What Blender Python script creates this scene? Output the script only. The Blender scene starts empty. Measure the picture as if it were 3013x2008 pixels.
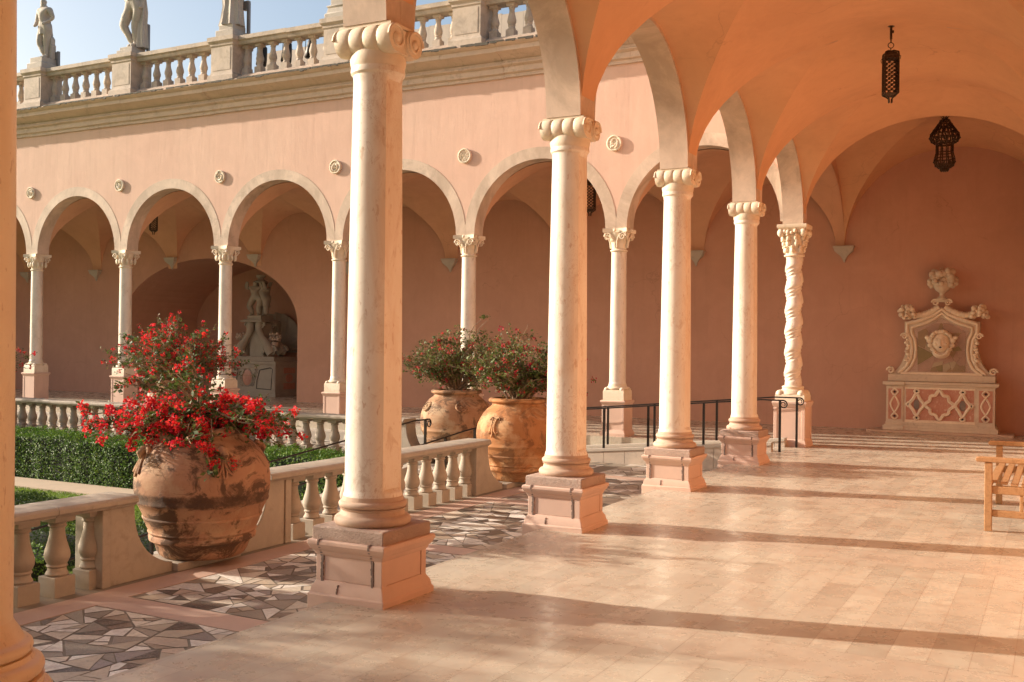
import bpy, math, random
import numpy as np
from mathutils import Vector, Matrix, noise
R=math.radians; pi=math.pi
sc=bpy.context.scene
col=bpy.data.collections.new('place'); sc.collection.children.link(col)

# ------------------------------------------------------------------ layout (metres)
ZS=3.575            # springing of the arches
XR=-3.845           # line of the near columns
Y1,S=5.415,2.912    # first full column, spacing along the near arcade
Y5=Y1+4*S           # corner column
S2=3.0588           # spacing of the far arcade
ZF=3.636
XI,XO=-3.69,-4.0    # inner / outer face of near arcade wall
YI,YO=Y5+.155,Y5-.155
XW=.13              # inner wall of the near loggia
YB=21.45            # back wall
ZM=-.34             # mosaic walk level
ZC=-1.0             # garden level

# ------------------------------------------------------------------ helpers
class MB:
    def __init__(s): s.v=[];s.f=[];s.m=[];s.c=[]
    def add(s,vs,fs,mi=0):
        o=len(s.v); s.v+=[tuple(p) for p in vs]
        for f in fs: s.f.append([i+o for i in f]); s.m.append(mi)
        return s
    def box(s,x0,x1,y0,y1,z0,z1,mi=0,M=None):
        vs=[(x,y,z) for z in(z0,z1) for y in(y0,y1) for x in(x0,x1)]
        if M is not None: vs=[M@Vector(p) for p in vs]
        return s.add(vs,[(0,2,3,1),(4,5,7,6),(0,1,5,4),(2,6,7,3),(0,4,6,2),(1,3,7,5)],mi)
    def lathe(s,prof,cx=0,cy=0,n=24,mi=0,M=None,cap=True,rf=None):
        vs=[];fs=[]
        for r,z in prof:
            for i in range(n):
                a=2*pi*i/n; rr=r if rf is None else rf(r,z,a)
                vs.append((cx+rr*math.cos(a),cy+rr*math.sin(a),z))
        for k in range(len(prof)-1):
            for i in range(n):
                j=(i+1)%n; fs.append((k*n+i,k*n+j,(k+1)*n+j,(k+1)*n+i))
        if cap:
            fs.append(tuple(range(n-1,-1,-1))); fs.append(tuple((len(prof)-1)*n+i for i in range(n)))
        if M is not None: vs=[M@Vector(p) for p in vs]
        return s.add(vs,fs,mi)
    def sq(s,prof,cx=0,cy=0,mi=0,k=1.0):      # square 'lathe': (half width, z)
        vs=[];fs=[]
        for h,z in prof: vs+=[(cx-h,cy-h*k,z),(cx+h,cy-h*k,z),(cx+h,cy+h*k,z),(cx-h,cy+h*k,z)]
        for q in range(len(prof)-1):
            for i in range(4):
                j=(i+1)%4; fs.append((q*4+i,q*4+j,q*4+4+j,q*4+4+i))
        fs.append((3,2,1,0)); b=(len(prof)-1)*4; fs.append((b,b+1,b+2,b+3))
        return s.add(vs,fs,mi)
    def prism(s,poly,axis,lo,hi,mi=0):
        def P(a,b,c): return {'x':(c,a,b),'y':(a,c,b),'z':(a,b,c)}[axis]
        n=len(poly); vs=[P(a,b,lo) for a,b in poly]+[P(a,b,hi) for a,b in poly]
        fs=[tuple(range(n)),tuple(range(2*n-1,n-1,-1))]+[(i,(i+1)%n,n+(i+1)%n,n+i)[::-1] for i in range(n)]
        return s.add(vs,fs,mi)
    def sweep(s,prof,path,up=Vector((0,0,1)),mi=0,closed=True):   # prof (side,up) along straight-ish path
        ps=[Vector(p) for p in path]; n=len(prof); vs=[];fs=[]
        for i,p in enumerate(ps):
            t=(ps[min(i+1,len(ps)-1)]-ps[max(i-1,0)]).normalized(); sd=t.cross(up).normalized(); u2=sd.cross(t)
            vs+=[p+sd*a+up*b for a,b in prof]
        for k in range(len(ps)-1):
            for i in range(n): 
                j=(i+1)%n; fs.append((k*n+i,k*n+j,(k+1)*n+j,(k+1)*n+i))
        fs.append(tuple(range(n-1,-1,-1))); fs.append(tuple((len(ps)-1)*n+i for i in range(n)))
        return s.add(vs,fs,mi)
    def tube(s,path,r,n=8,mi=0):
        ps=[Vector(p) for p in path]; vs=[];fs=[]
        rr=r if hasattr(r,'__len__') else [r]*len(ps)
        a=None
        for i,p in enumerate(ps):
            t=(ps[min(i+1,len(ps)-1)]-ps[max(i-1,0)]).normalized()
            if a is None: a=t.orthogonal().normalized()
            a=(a-t*a.dot(t)); a=a.normalized() if a.length>1e-6 else t.orthogonal().normalized()
            b=t.cross(a)
            for k in range(n):
                g=2*pi*k/n; vs.append(p+(a*math.cos(g)+b*math.sin(g))*rr[i])
        for k in range(len(ps)-1):
            for i in range(n):
                j=(i+1)%n; fs.append((k*n+i,k*n+j,(k+1)*n+j,(k+1)*n+i))
        fs.append(tuple(range(n-1,-1,-1))); fs.append(tuple((len(ps)-1)*n+i for i in range(n)))
        return s.add(vs,fs,mi)
    def ball(s,c,r,nu=10,nv=7,mi=0,M=None):
        if not hasattr(r,'__len__'): r=(r,r,r)
        vs=[];fs=[]
        for j in range(nv+1):
            t=pi*j/nv
            for i in range(nu):
                a=2*pi*i/nu; p=Vector((r[0]*math.sin(t)*math.cos(a),r[1]*math.sin(t)*math.sin(a),r[2]*math.cos(t)))
                if M is not None: p=M@p
                vs.append(Vector(c)+p)
        for j in range(nv):
            for i in range(nu):
                k=(i+1)%nu; fs.append((j*nu+i,(j+1)*nu+i,(j+1)*nu+k,j*nu+k))
        return s.add(vs,fs,mi)
    def grid(s,P,mi=0,flip=False):
        nu=len(P);nv=len(P[0]);o=[p for row in P for p in row];fs=[]
        for i in range(nu-1):
            for j in range(nv-1):
                f=(i*nv+j,(i+1)*nv+j,(i+1)*nv+j+1,i*nv+j+1); fs.append(f[::-1] if flip else f)
        return s.add(o,fs,mi)
    def spiral(s,c,r0,turns,M,r,sgn=1,n=28,mi=0):
        pts=[]
        for i in range(n+1):
            q=i/n; a=q*turns*2*pi; rr=r0*(1-q)**1.0+.01
            pts.append(Vector(c)+M@Vector((sgn*rr*math.cos(a),0,rr*math.sin(a))))
        return s.tube(pts,[r*(1-.45*i/n) for i in range(n+1)],6,mi)
    def build(s,name,mats,parent=None,smooth=35,loc=None,bevel=0):
        me=bpy.data.meshes.new(name)
        me.from_pydata([tuple(p) for p in s.v],[],s.f)
        if not isinstance(mats,(list,tuple)): mats=[mats]
        for m in mats: me.materials.append(m)
        if len(mats)>1: me.polygons.foreach_set('material_index',s.m)
        me.validate(); me.update()
        o=bpy.data.objects.new(name,me); col.objects.link(o)
        if parent is not None: o.parent=parent
        if loc: o.location=loc
        if smooth:
            me.polygons.foreach_set('use_smooth',[True]*len(me.polygons)); me.set_sharp_from_angle(angle=R(smooth))
        if bevel:
            b=o.modifiers.new('bevel','BEVEL'); b.width=bevel; b.segments=2; b.limit_method='ANGLE'; b.angle_limit=R(40)
            b.harden_normals=False
        return o

def tag(o,label=None,cat=None,group=None,kind=None):
    if label: o['label']=label
    if cat: o['category']=cat
    if group: o['group']=group
    if kind: o['kind']=kind
    return o
def thing(name,label,cat,loc=(0,0,0),rz=0,group=None):
    o=bpy.data.objects.new(name,None); col.objects.link(o); o.location=loc; o.rotation_euler=(0,0,rz)
    o.empty_display_size=.1; o['kind']='thing'
    return tag(o,label,cat,group)
KIDS={}
def copy_tree(o,parent=None):
    c=o.copy(); col.objects.link(c)
    if parent is not None: c.parent=parent
    for ch in list(o.children): copy_tree(ch,c)
    return c
def dup(o,label,loc,rz=None,group=None,scale=None):
    c=copy_tree(o); c.location=loc; c['label']=label
    if rz is not None: c.rotation_euler=(0,0,rz)
    if scale: c.scale=scale
    if group: c['group']=group
    return c

# ------------------------------------------------------------------ materials
def base_mat(name,rough=.7,spec=.4):
    m=bpy.data.materials.new(name); m.use_nodes=True; nt=m.node_tree
    b=nt.nodes['Principled BSDF']; b.inputs['Roughness'].default_value=rough
    b.inputs['Specular IOR Level'].default_value=spec
    return m,nt,b
def N(nt,t,**k):
    n=nt.nodes.new(t)
    for a,v in k.items():
        if a.startswith('i_'): n.inputs[a[2:].replace('_',' ')].default_value=v
        else: setattr(n,a,v)
    return n
def pos(nt,scale=(1,1,1),obj=False):
    mp=N(nt,'ShaderNodeMapping'); mp.inputs['Scale'].default_value=scale
    if obj:
        t=N(nt,'ShaderNodeTexCoord'); nt.links.new(t.outputs['Object'],mp.inputs['Vector'])
    else:
        g=N(nt,'ShaderNodeNewGeometry'); nt.links.new(g.outputs['Position'],mp.inputs['Vector'])
    return mp.outputs['Vector']
def noise_t(nt,vec,scale,detail=4,rough=.6,dist=0):
    n=N(nt,'ShaderNodeTexNoise'); n.inputs['Scale'].default_value=scale; n.inputs['Detail'].default_value=detail
    n.inputs['Roughness'].default_value=rough; n.inputs['Distortion'].default_value=dist
    nt.links.new(vec,n.inputs['Vector']); return n.outputs['Fac']
def ramp(nt,fac,stops,interp='LINEAR'):
    r=N(nt,'ShaderNodeValToRGB'); r.color_ramp.interpolation=interp
    e=r.color_ramp.elements
    while len(e)<len(stops): e.new(.5)
    for i,(p,c) in enumerate(stops):
        e[i].position=p; e[i].color=c if len(c)==4 else (*c,1)
    nt.links.new(fac,r.inputs['Fac']); return r.outputs['Color']
def mix(nt,fac,a,b,mode='MIX'):
    m=N(nt,'ShaderNodeMix',data_type='RGBA',blend_type=mode)
    for sock,v in((m.inputs[0],fac),(m.inputs[6],a),(m.inputs[7],b)):
        if hasattr(v,'is_output'): nt.links.new(v,sock)
        elif sock is m.inputs[0]: sock.default_value=v
        else: sock.default_value=(*v,1) if len(v)==3 else v
    return m.outputs[2]
def math_n(nt,op,a,b=None,clamp=False):
    m=N(nt,'ShaderNodeMath',operation=op,use_clamp=clamp)
    for s_,v in((m.inputs[0],a),(m.inputs[1],b)):
        if v is None: continue
        if hasattr(v,'is_output'): nt.links.new(v,s_)
        else: s_.default_value=v
    return m.outputs[0]
def bump(nt,b,h,strength=.3,dist=.01,prev=None):
    n=N(nt,'ShaderNodeBump'); n.inputs['Strength'].default_value=strength; n.inputs['Distance'].default_value=dist
    nt.links.new(h,n.inputs['Height'])
    if prev is not None: nt.links.new(prev,n.inputs['Normal'])
    nt.links.new(n.outputs['Normal'],b.inputs['Normal']); return n.outputs['Normal']
def up_mask(nt,lo=.5,hi=.9):
    g=N(nt,'ShaderNodeNewGeometry'); s_=N(nt,'ShaderNodeSeparateXYZ'); nt.links.new(g.outputs['True Normal'],s_.inputs[0])
    mr=N(nt,'ShaderNodeMapRange'); mr.inputs['From Min'].default_value=lo; mr.inputs['From Max'].default_value=hi
    nt.links.new(s_.outputs['Z'],mr.inputs['Value']); return mr.outputs['Result']

def stucco(name,c,c2,streak=False,bs=.25,bd=.004,rough=.85):
    m,nt,b=base_mat(name,rough,.25)
    p=pos(nt); n1=noise_t(nt,p,.55,5,.6); cc=ramp(nt,n1,[(.3,c),(.72,c2)])
    n2=noise_t(nt,pos(nt,(1,1,.5)),9,4,.7); cc=mix(nt,math_n(nt,'MULTIPLY',n2,.22),cc,tuple(x*.72 for x in c))
    nt.links.new(cc,b.inputs['Base Color'])
    st=ramp(nt,noise_t(nt,pos(nt,(7,7,.35)),1,5,.7,.3),[(.52,(0,0,0)),(.80,(1,1,1))])
    cc=mix(nt,math_n(nt,'MULTIPLY',st,.30 if streak else .22),cc,tuple(x*.62 for x in c)); nt.links.new(cc,b.inputs['Base Color'])
    n6=ramp(nt,noise_t(nt,p,1.7,7,.7,.8),[(.45,(0,0,0)),(.8,(1,1,1))]); cc=mix(nt,math_n(nt,'MULTIPLY',n6,.30),cc,tuple(min(1,x*1.25+.03) for x in c)); nt.links.new(cc,b.inputs['Base Color'])
    if streak:
        h1=noise_t(nt,pos(nt,(26,26,2.6)),1,5,.65,.4); h2=noise_t(nt,p,38,3,.6); h3=noise_t(nt,pos(nt,(5,5,1.2)),1,3,.5)
        sm=ramp(nt,noise_t(nt,pos(nt,(1,1,.6)),.9,3,.6,.6),[(.38,(.12,.12,.12)),(.62,(1,1,1))])
        h1=math_n(nt,'MULTIPLY',h1,sm); h4=noise_t(nt,p,1.6,4,.6,1.)
        h=math_n(nt,'ADD',math_n(nt,'ADD',h1,math_n(nt,'MULTIPLY',h2,.45)),math_n(nt,'ADD',math_n(nt,'MULTIPLY',h3,1.6),math_n(nt,'MULTIPLY',h4,1.6)))
    else:
        h=math_n(nt,'ADD',noise_t(nt,p,30,4,.6),math_n(nt,'MULTIPLY',noise_t(nt,p,4,3,.5),1.5))
    bump(nt,b,h,bs,bd); return m
def stone(name,c,c2,dirt=(.12,.09,.06),da=.5,ds=2.2,moss=0,bs=.4,bd=.004,rough=.75,grain=60,pits=0):
    m,nt,b=base_mat(name,rough,.35)
    p=pos(nt); n1=noise_t(nt,p,3.1,6,.65,.6); cc=ramp(nt,n1,[(.28,c),(.7,c2)])
    n2=noise_t(nt,p,ds*4,6,.7,.4); msk=ramp(nt,n2,[(.5,(0,0,0)),(.78,(1,1,1))])
    n3=noise_t(nt,p,ds*.55,2,.5); msk2=ramp(nt,n3,[(.42,(0,0,0)),(.66,(1,1,1))])
    k=math_n(nt,'MULTIPLY',math_n(nt,'MULTIPLY',msk,msk2),da)
    cc=mix(nt,k,cc,dirt)
    if moss:
        u=up_mask(nt); n4=ramp(nt,noise_t(nt,p,7,5,.7),[(.35,(0,0,0)),(.6,(1,1,1))])
        cc=mix(nt,math_n(nt,'MULTIPLY',math_n(nt,'MULTIPLY',u,n4),moss),cc,(.045,.04,.03))
    g=noise_t(nt,p,grain,3,.7); cc=mix(nt,math_n(nt,'MULTIPLY',g,.3),cc,tuple(x*.6 for x in c))
    nt.links.new(cc,b.inputs['Base Color'])
    h=math_n(nt,'ADD',math_n(nt,'MULTIPLY',g,.5+pits),noise_t(nt,p,11,4,.6)); bump(nt,b,h,bs,bd); return m
def stain(m,sc_,lo,hi,k,colr,st=(1,1,1)):
    nt=m.node_tree; b=nt.nodes['Principled BSDF']; src=b.inputs['Base Color'].links[0].from_socket
    f=ramp(nt,noise_t(nt,pos(nt,st),sc_,7,.68,.8),[(lo,(0,0,0)),(hi,(1,1,1))]); nt.links.new(mix(nt,math_n(nt,'MULTIPLY',f,k),src,colr),b.inputs['Base Color'])
def marble(name,c,c2,vein,va=.85,vs=7.,rough=.38,bs=.12):
    m,nt,b=base_mat(name,rough,.45)
    p=pos(nt,(1,1,.55)); n1=noise_t(nt,p,2.4,5,.6,1.2); cc=ramp(nt,n1,[(.3,c),(.7,c2)])
    nn=noise_t(nt,p,vs,7,.68,1.6)
    v=math_n(nt,'ABSOLUTE',math_n(nt,'SUBTRACT',nn,.5)); vm=ramp(nt,v,[(0,(1,1,1)),(.012,(0,0,0))])
    br=ramp(nt,noise_t(nt,p,1.7,3,.6),[(.45,(0,0,0)),(.62,(1,1,1))])
    cc=mix(nt,math_n(nt,'MULTIPLY',math_n(nt,'MULTIPLY',vm,br),va),cc,vein)
    n3=ramp(nt,noise_t(nt,pos(nt),9,6,.75,1.),[(.55,(0,0,0)),(.75,(1,1,1))])
    cc=mix(nt,math_n(nt,'MULTIPLY',n3,.5),cc,tuple(.5*(x+y) for x,y in zip(c,vein)))
    pt=ramp(nt,noise_t(nt,pos(nt,(1,1,.35)),30,3,.6),[(.64,(0,0,0)),(.68,(1,1,1))])
    cc=mix(nt,math_n(nt,'MULTIPLY',pt,.55),cc,vein)
    nt.links.new(cc,b.inputs['Base Color'])
    bump(nt,b,math_n(nt,'ADD',noise_t(nt,pos(nt),14,4,.6),math_n(nt,'MULTIPLY',pt,-.7)),bs,.004); return m

def cracks(m,sc_=.8,k=.3,colr=(.16,.08,.05)):
    nt=m.node_tree; b=nt.nodes['Principled BSDF']; src=b.inputs['Base Color'].links[0].from_socket
    p=pos(nt); nv=N(nt,'ShaderNodeTexNoise'); nv.inputs['Scale'].default_value=2.2; nv.inputs['Detail'].default_value=5; nt.links.new(p,nv.inputs['Vector'])
    vm=N(nt,'ShaderNodeVectorMath',operation='MULTIPLY_ADD'); nt.links.new(nv.outputs['Color'],vm.inputs[0]); vm.inputs[1].default_value=(.7,.7,.7); nt.links.new(p,vm.inputs[2])
    v=N(nt,'ShaderNodeTexVoronoi',feature='DISTANCE_TO_EDGE'); v.inputs['Scale'].default_value=sc_; nt.links.new(vm.outputs[0],v.inputs['Vector'])
    l=ramp(nt,v.outputs['Distance'],[(0,(1,1,1)),(.006,(0,0,0))]); msk=ramp(nt,noise_t(nt,p,.7,3,.6),[(.50,(0,0,0)),(.60,(1,1,1))])
    nt.links.new(mix(nt,math_n(nt,'MULTIPLY',math_n(nt,'MULTIPLY',l,msk),k),src,colr),b.inputs['Base Color'])
M={}
M['wall']=stucco('pink plaster',(.63,.405,.31),(.67,.455,.35),streak=True,bs=.27,bd=.011)
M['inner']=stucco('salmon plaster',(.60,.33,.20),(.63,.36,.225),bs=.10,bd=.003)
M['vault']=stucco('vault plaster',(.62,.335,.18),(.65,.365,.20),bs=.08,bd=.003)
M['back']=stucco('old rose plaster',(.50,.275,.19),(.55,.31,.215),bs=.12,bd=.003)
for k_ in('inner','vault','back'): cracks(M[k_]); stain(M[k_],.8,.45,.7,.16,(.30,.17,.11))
M['archstone']=stone('arch stone',(.72,.55,.42),(.58,.44,.34),dirt=(.17,.12,.09),da=.95,ds=.8,bs=.25,bd=.004,grain=40)
stain(M['archstone'],1.6,.40,.62,.65,(.34,.25,.18),(1,1,.6))
M['cornice']=stone('cornice stone',(.64,.485,.37),(.52,.39,.30),dirt=(.17,.13,.09),da=.7,moss=.95,bs=.4)
M['roofstone']=stone('roof balustrade stone',(.58,.46,.35),(.47,.385,.31),dirt=(.14,.11,.08),da=.6,moss=.7,bs=.5)
stain(M['roofstone'] if 'roofstone' in M else M['cornice'],3,.45,.65,.5,(.24,.19,.14))
M['balstone']=stone('balustrade limestone',(.45,.37,.285),(.35,.295,.24),dirt=(.10,.07,.05),da=.8,ds=2,moss=.3,bs=.5)
M['statue']=stone('statue stone',(.50,.44,.37),(.40,.34,.28),dirt=(.12,.09,.07),da=.7,ds=5,bs=.6,bd=.008,grain=30)
M['shaft']=marble('cream column marble',(.80,.725,.62),(.74,.65,.53),(.50,.29,.17))
M['shaft2']=marble('far column marble',(.74,.66,.56),(.70,.60,.49),(.42,.27,.18),.5,7)
stain(M['shaft'],3.5,.48,.66,.42,(.60,.42,.28),(1,1,.3)); stain(M['shaft'],11,.56,.66,.45,(.50,.33,.21),(1,1,.5)); stain(M['shaft2'],5,.48,.66,.4,(.50,.37,.26),(1,1,.4))
M['yshaft']=marble('yellow column marble',(.82,.67,.45),(.76,.58,.38),(.50,.30,.16),.3,6)
M['cap']=stone('capital stone',(.80,.70,.55),(.70,.55,.39),dirt=(.36,.22,.13),da=.7,ds=4,bs=.35,grain=50,rough=.6)
M['basestone']=stone('column base stone',(.60,.44,.32),(.50,.34,.25),dirt=(.20,.13,.10),da=.6,ds=4,bs=.6,bd=.006)
M['rough']=stone('rough red stone',(.70,.51,.41),(.56,.40,.32),dirt=(.16,.11,.09),da=.6,ds=7,bs=1,bd=.015,grain=90,pits=1.5)
M['ped']=stucco('pedestal rose plaster',(.62,.43,.34),(.66,.47,.37),bs=.2,bd=.004)
M['seam2']=stone('black lichen',(.05,.042,.033),(.11,.09,.065),da=.4,ds=6,bs=1,bd=.01)
M['seam']=stone('grey mortar',(.22,.15,.12),(.17,.12,.10),da=.3,bs=1,bd=.01)
M['fount']=stone('fountain marble',(.66,.56,.43),(.55,.44,.33),dirt=(.22,.16,.11),da=.6,ds=4,bs=.3)
M['redmarble']=marble('red inlay',(.42,.17,.11),(.50,.25,.17),(.66,.50,.40),.7,10)
M['greymarble']=marble('grey inlay',(.16,.13,.11),(.22,.18,.15),(.4,.33,.26),.5,9)
M['black']=base_mat('black inlay and mouth shade',.5)[0]; M['black'].node_tree.nodes['Principled BSDF'].inputs['Base Color'].default_value=(.02,.016,.013,1)
M['nfount']=stone('niche fountain marble',(.46,.39,.30),(.36,.30,.235),dirt=(.20,.17,.13),da=.5,ds=4,bs=.3)
M['concrete']=stone('ramp concrete',(.50,.43,.35),(.42,.37,.31),dirt=(.2,.17,.13),da=.5,ds=3,bs=.3)
M['rampwall']=stone('ramp wall slabs',(.56,.46,.36),(.48,.40,.33),dirt=(.16,.13,.11),da=.6,ds=2,bs=.25)
M['path']=stone('garden path',(.55,.42,.30),(.48,.37,.27),da=.3,bs=.3)
# iron
m,nt,b=base_mat('black iron',.45,.5); b.inputs['Metallic'].default_value=.6
nt.links.new(ramp(nt,noise_t(nt,pos(nt),30,4),[(.3,(.012,.010,.009)),(.75,(.04,.026,.018))]),b.inputs['Base Color']); M['iron']=m
m,nt,b=base_mat('lantern bronze',.5,.5); b.inputs['Metallic'].default_value=.5
nt.links.new(ramp(nt,noise_t(nt,pos(nt),60,4),[(.35,(.025,.014,.008)),(.75,(.11,.065,.033))]),b.inputs['Base Color']); M['bronze']=m
m,nt,b=base_mat('old glass',.25,.5); b.inputs['Base Color'].default_value=(.20,.12,.06,1); b.inputs['Alpha'].default_value=.16; M['glass']=m
m,nt,b=base_mat('grey steel',.5,.5); b.inputs['Base Color'].default_value=(.22,.20,.19,1); b.inputs['Metallic'].default_value=.4; M['steel']=m
m,nt,b=base_mat('soil',.95,.1); b.inputs['Base Color'].default_value=(.03,.02,.013,1); M['soil']=m
# teak
m,nt,b=base_mat('weathered teak',.6,.3)
p=pos(nt,(6,1,6),True); n1=noise_t(nt,p,5,5,.6,1.5)
cc=ramp(nt,n1,[(.3,(.25,.13,.055)),(.55,(.37,.21,.10)),(.8,(.31,.19,.10))])
nt.links.new(cc,b.inputs['Base Color']); bump(nt,b,noise_t(nt,pos(nt,(40,4,40),True),3,3),.3,.002); M['teak']=m
# terracotta
def terracotta(name,c,c2,crust,light,amt,zb=None):
    m,nt,b=base_mat(name,.78,.3); p=pos(nt,(1,1,1),True)
    cc=ramp(nt,noise_t(nt,p,3.2,6,.65,.5),[(.3,c),(.7,c2)])
    lm=ramp(nt,noise_t(nt,p,2.3,5,.65,.8),[(.5,(0,0,0)),(.62,(1,1,1))]); cc=mix(nt,math_n(nt,'MULTIPLY',lm,.6),cc,light)
    dm=ramp(nt,noise_t(nt,pos(nt,(1,1,1.4),True),3.1,8,.72,.7),[(.47,(0,0,0)),(.55,(1,1,1))]); cc=mix(nt,math_n(nt,'MULTIPLY',dm,amt),cc,crust)
    if zb:
        s_=N(nt,'ShaderNodeSeparateXYZ'); nt.links.new(pos(nt,(1,1,1),True),s_.inputs[0])
        zz=math_n(nt,'ADD',s_.outputs['Z'],math_n(nt,'MULTIPLY',math_n(nt,'SUBTRACT',noise_t(nt,p,9,5,.7),.5),.09))
        rp=[(0,(0,0,0))]
        for a,b_,k in zb: rp+=[(a-.012,(0,0,0)),(a+.012,(k,k,k)),(b_-.012,(k,k,k)),(b_+.012,(0,0,0))]
        zm=ramp(nt,zz,rp); zm2=math_n(nt,'MULTIPLY',zm,ramp(nt,noise_t(nt,p,6,5,.7),[(.3,(.35,.35,.35)),(.55,(1,1,1))]))
        cc=mix(nt,zm2,cc,crust)
    g=noise_t(nt,p,50,3,.7); cc=mix(nt,math_n(nt,'MULTIPLY',g,.3),cc,tuple(x*.5 for x in c))
    nt.links.new(cc,b.inputs['Base Color'])
    h=math_n(nt,'ADD',math_n(nt,'ADD',noise_t(nt,p,12,5,.7),math_n(nt,'MULTIPLY',g,.4)),math_n(nt,'MULTIPLY',dm,.6)); bump(nt,b,h,.5,.008); return m
M['terra']=terracotta('terracotta',(.37,.18,.095),(.43,.235,.14),(.065,.034,.018),(.50,.33,.19),.9,[(.47,.565,1.),(.25,.325,.95)])
M['terra2']=terracotta('terracotta worn',(.36,.175,.085),(.44,.25,.14),(.07,.04,.024),(.56,.42,.27),.75)
M['terra3']=terracotta('terracotta bright',(.42,.165,.055),(.48,.22,.085),(.09,.042,.02),(.66,.44,.24),.55)
# leaves
def leaf_mat(name,cols,rough=.55,tr=.25,spec=.3):
    m=bpy.data.materials.new(name); m.use_nodes=True; nt=m.node_tree; b=nt.nodes['Principled BSDF']
    g=N(nt,'ShaderNodeNewGeometry'); n=len(cols)
    cc=ramp(nt,g.outputs['Random Per Island'],[(i/max(1,n-1),c) for i,c in enumerate(cols)])
    nt.links.new(cc,b.inputs['Base Color']); b.inputs['Roughness'].default_value=rough; b.inputs['Specular IOR Level'].default_value=spec
    t=N(nt,'ShaderNodeBsdfTranslucent'); nt.links.new(cc,t.inputs['Color'])
    mx=N(nt,'ShaderNodeMixShader'); mx.inputs[0].default_value=tr
    nt.links.new(b.outputs[0],mx.inputs[1]); nt.links.new(t.outputs[0],mx.inputs[2]); nt.links.new(mx.outputs[0],nt.nodes['Material Output'].inputs[0]); return m
M['hedge']=leaf_mat('hedge leaf',[(.045,.11,.014),(.11,.21,.022),(.06,.14,.016),(.20,.29,.04)],.55,.3,.25)
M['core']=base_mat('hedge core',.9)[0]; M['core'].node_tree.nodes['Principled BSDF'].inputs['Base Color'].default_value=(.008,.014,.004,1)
M['juniper']=leaf_mat('juniper leaf',[(.03,.06,.014),(.06,.11,.022),(.045,.08,.02)],.6,.15,.2)
M['grass']=leaf_mat('grass blade',[(.10,.17,.02),(.16,.24,.03),(.13,.20,.03)],.5,.35,.3)
M['bleaf']=leaf_mat('bougainvillea leaf',[(.045,.085,.018),(.09,.13,.03),(.06,.10,.02),(.14,.15,.04)],.5,.3,.3)
M['bleaf2']=leaf_mat('bougainvillea dry leaf',[(.06,.10,.022),(.12,.14,.035),(.16,.13,.05),(.09,.08,.035),(.14,.20,.045),(.08,.13,.03)],.55,.25,.25)
M['flower']=leaf_mat('red bract',[(.62,.02,.03),(.75,.035,.03),(.55,.02,.06),(.8,.07,.04)],.6,.35,.2)
M['flower2']=leaf_mat('crimson bract',[(.42,.03,.04),(.5,.05,.04),(.35,.02,.07),(.5,.12,.05)],.6,.3,.2)
m,nt,b=base_mat('twig bark',.85,.2); nt.links.new(ramp(nt,noise_t(nt,pos(nt),40,3),[(.3,(.20,.13,.08)),(.7,(.34,.24,.16))]),b.inputs['Base Color']); M['twig']=m

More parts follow.
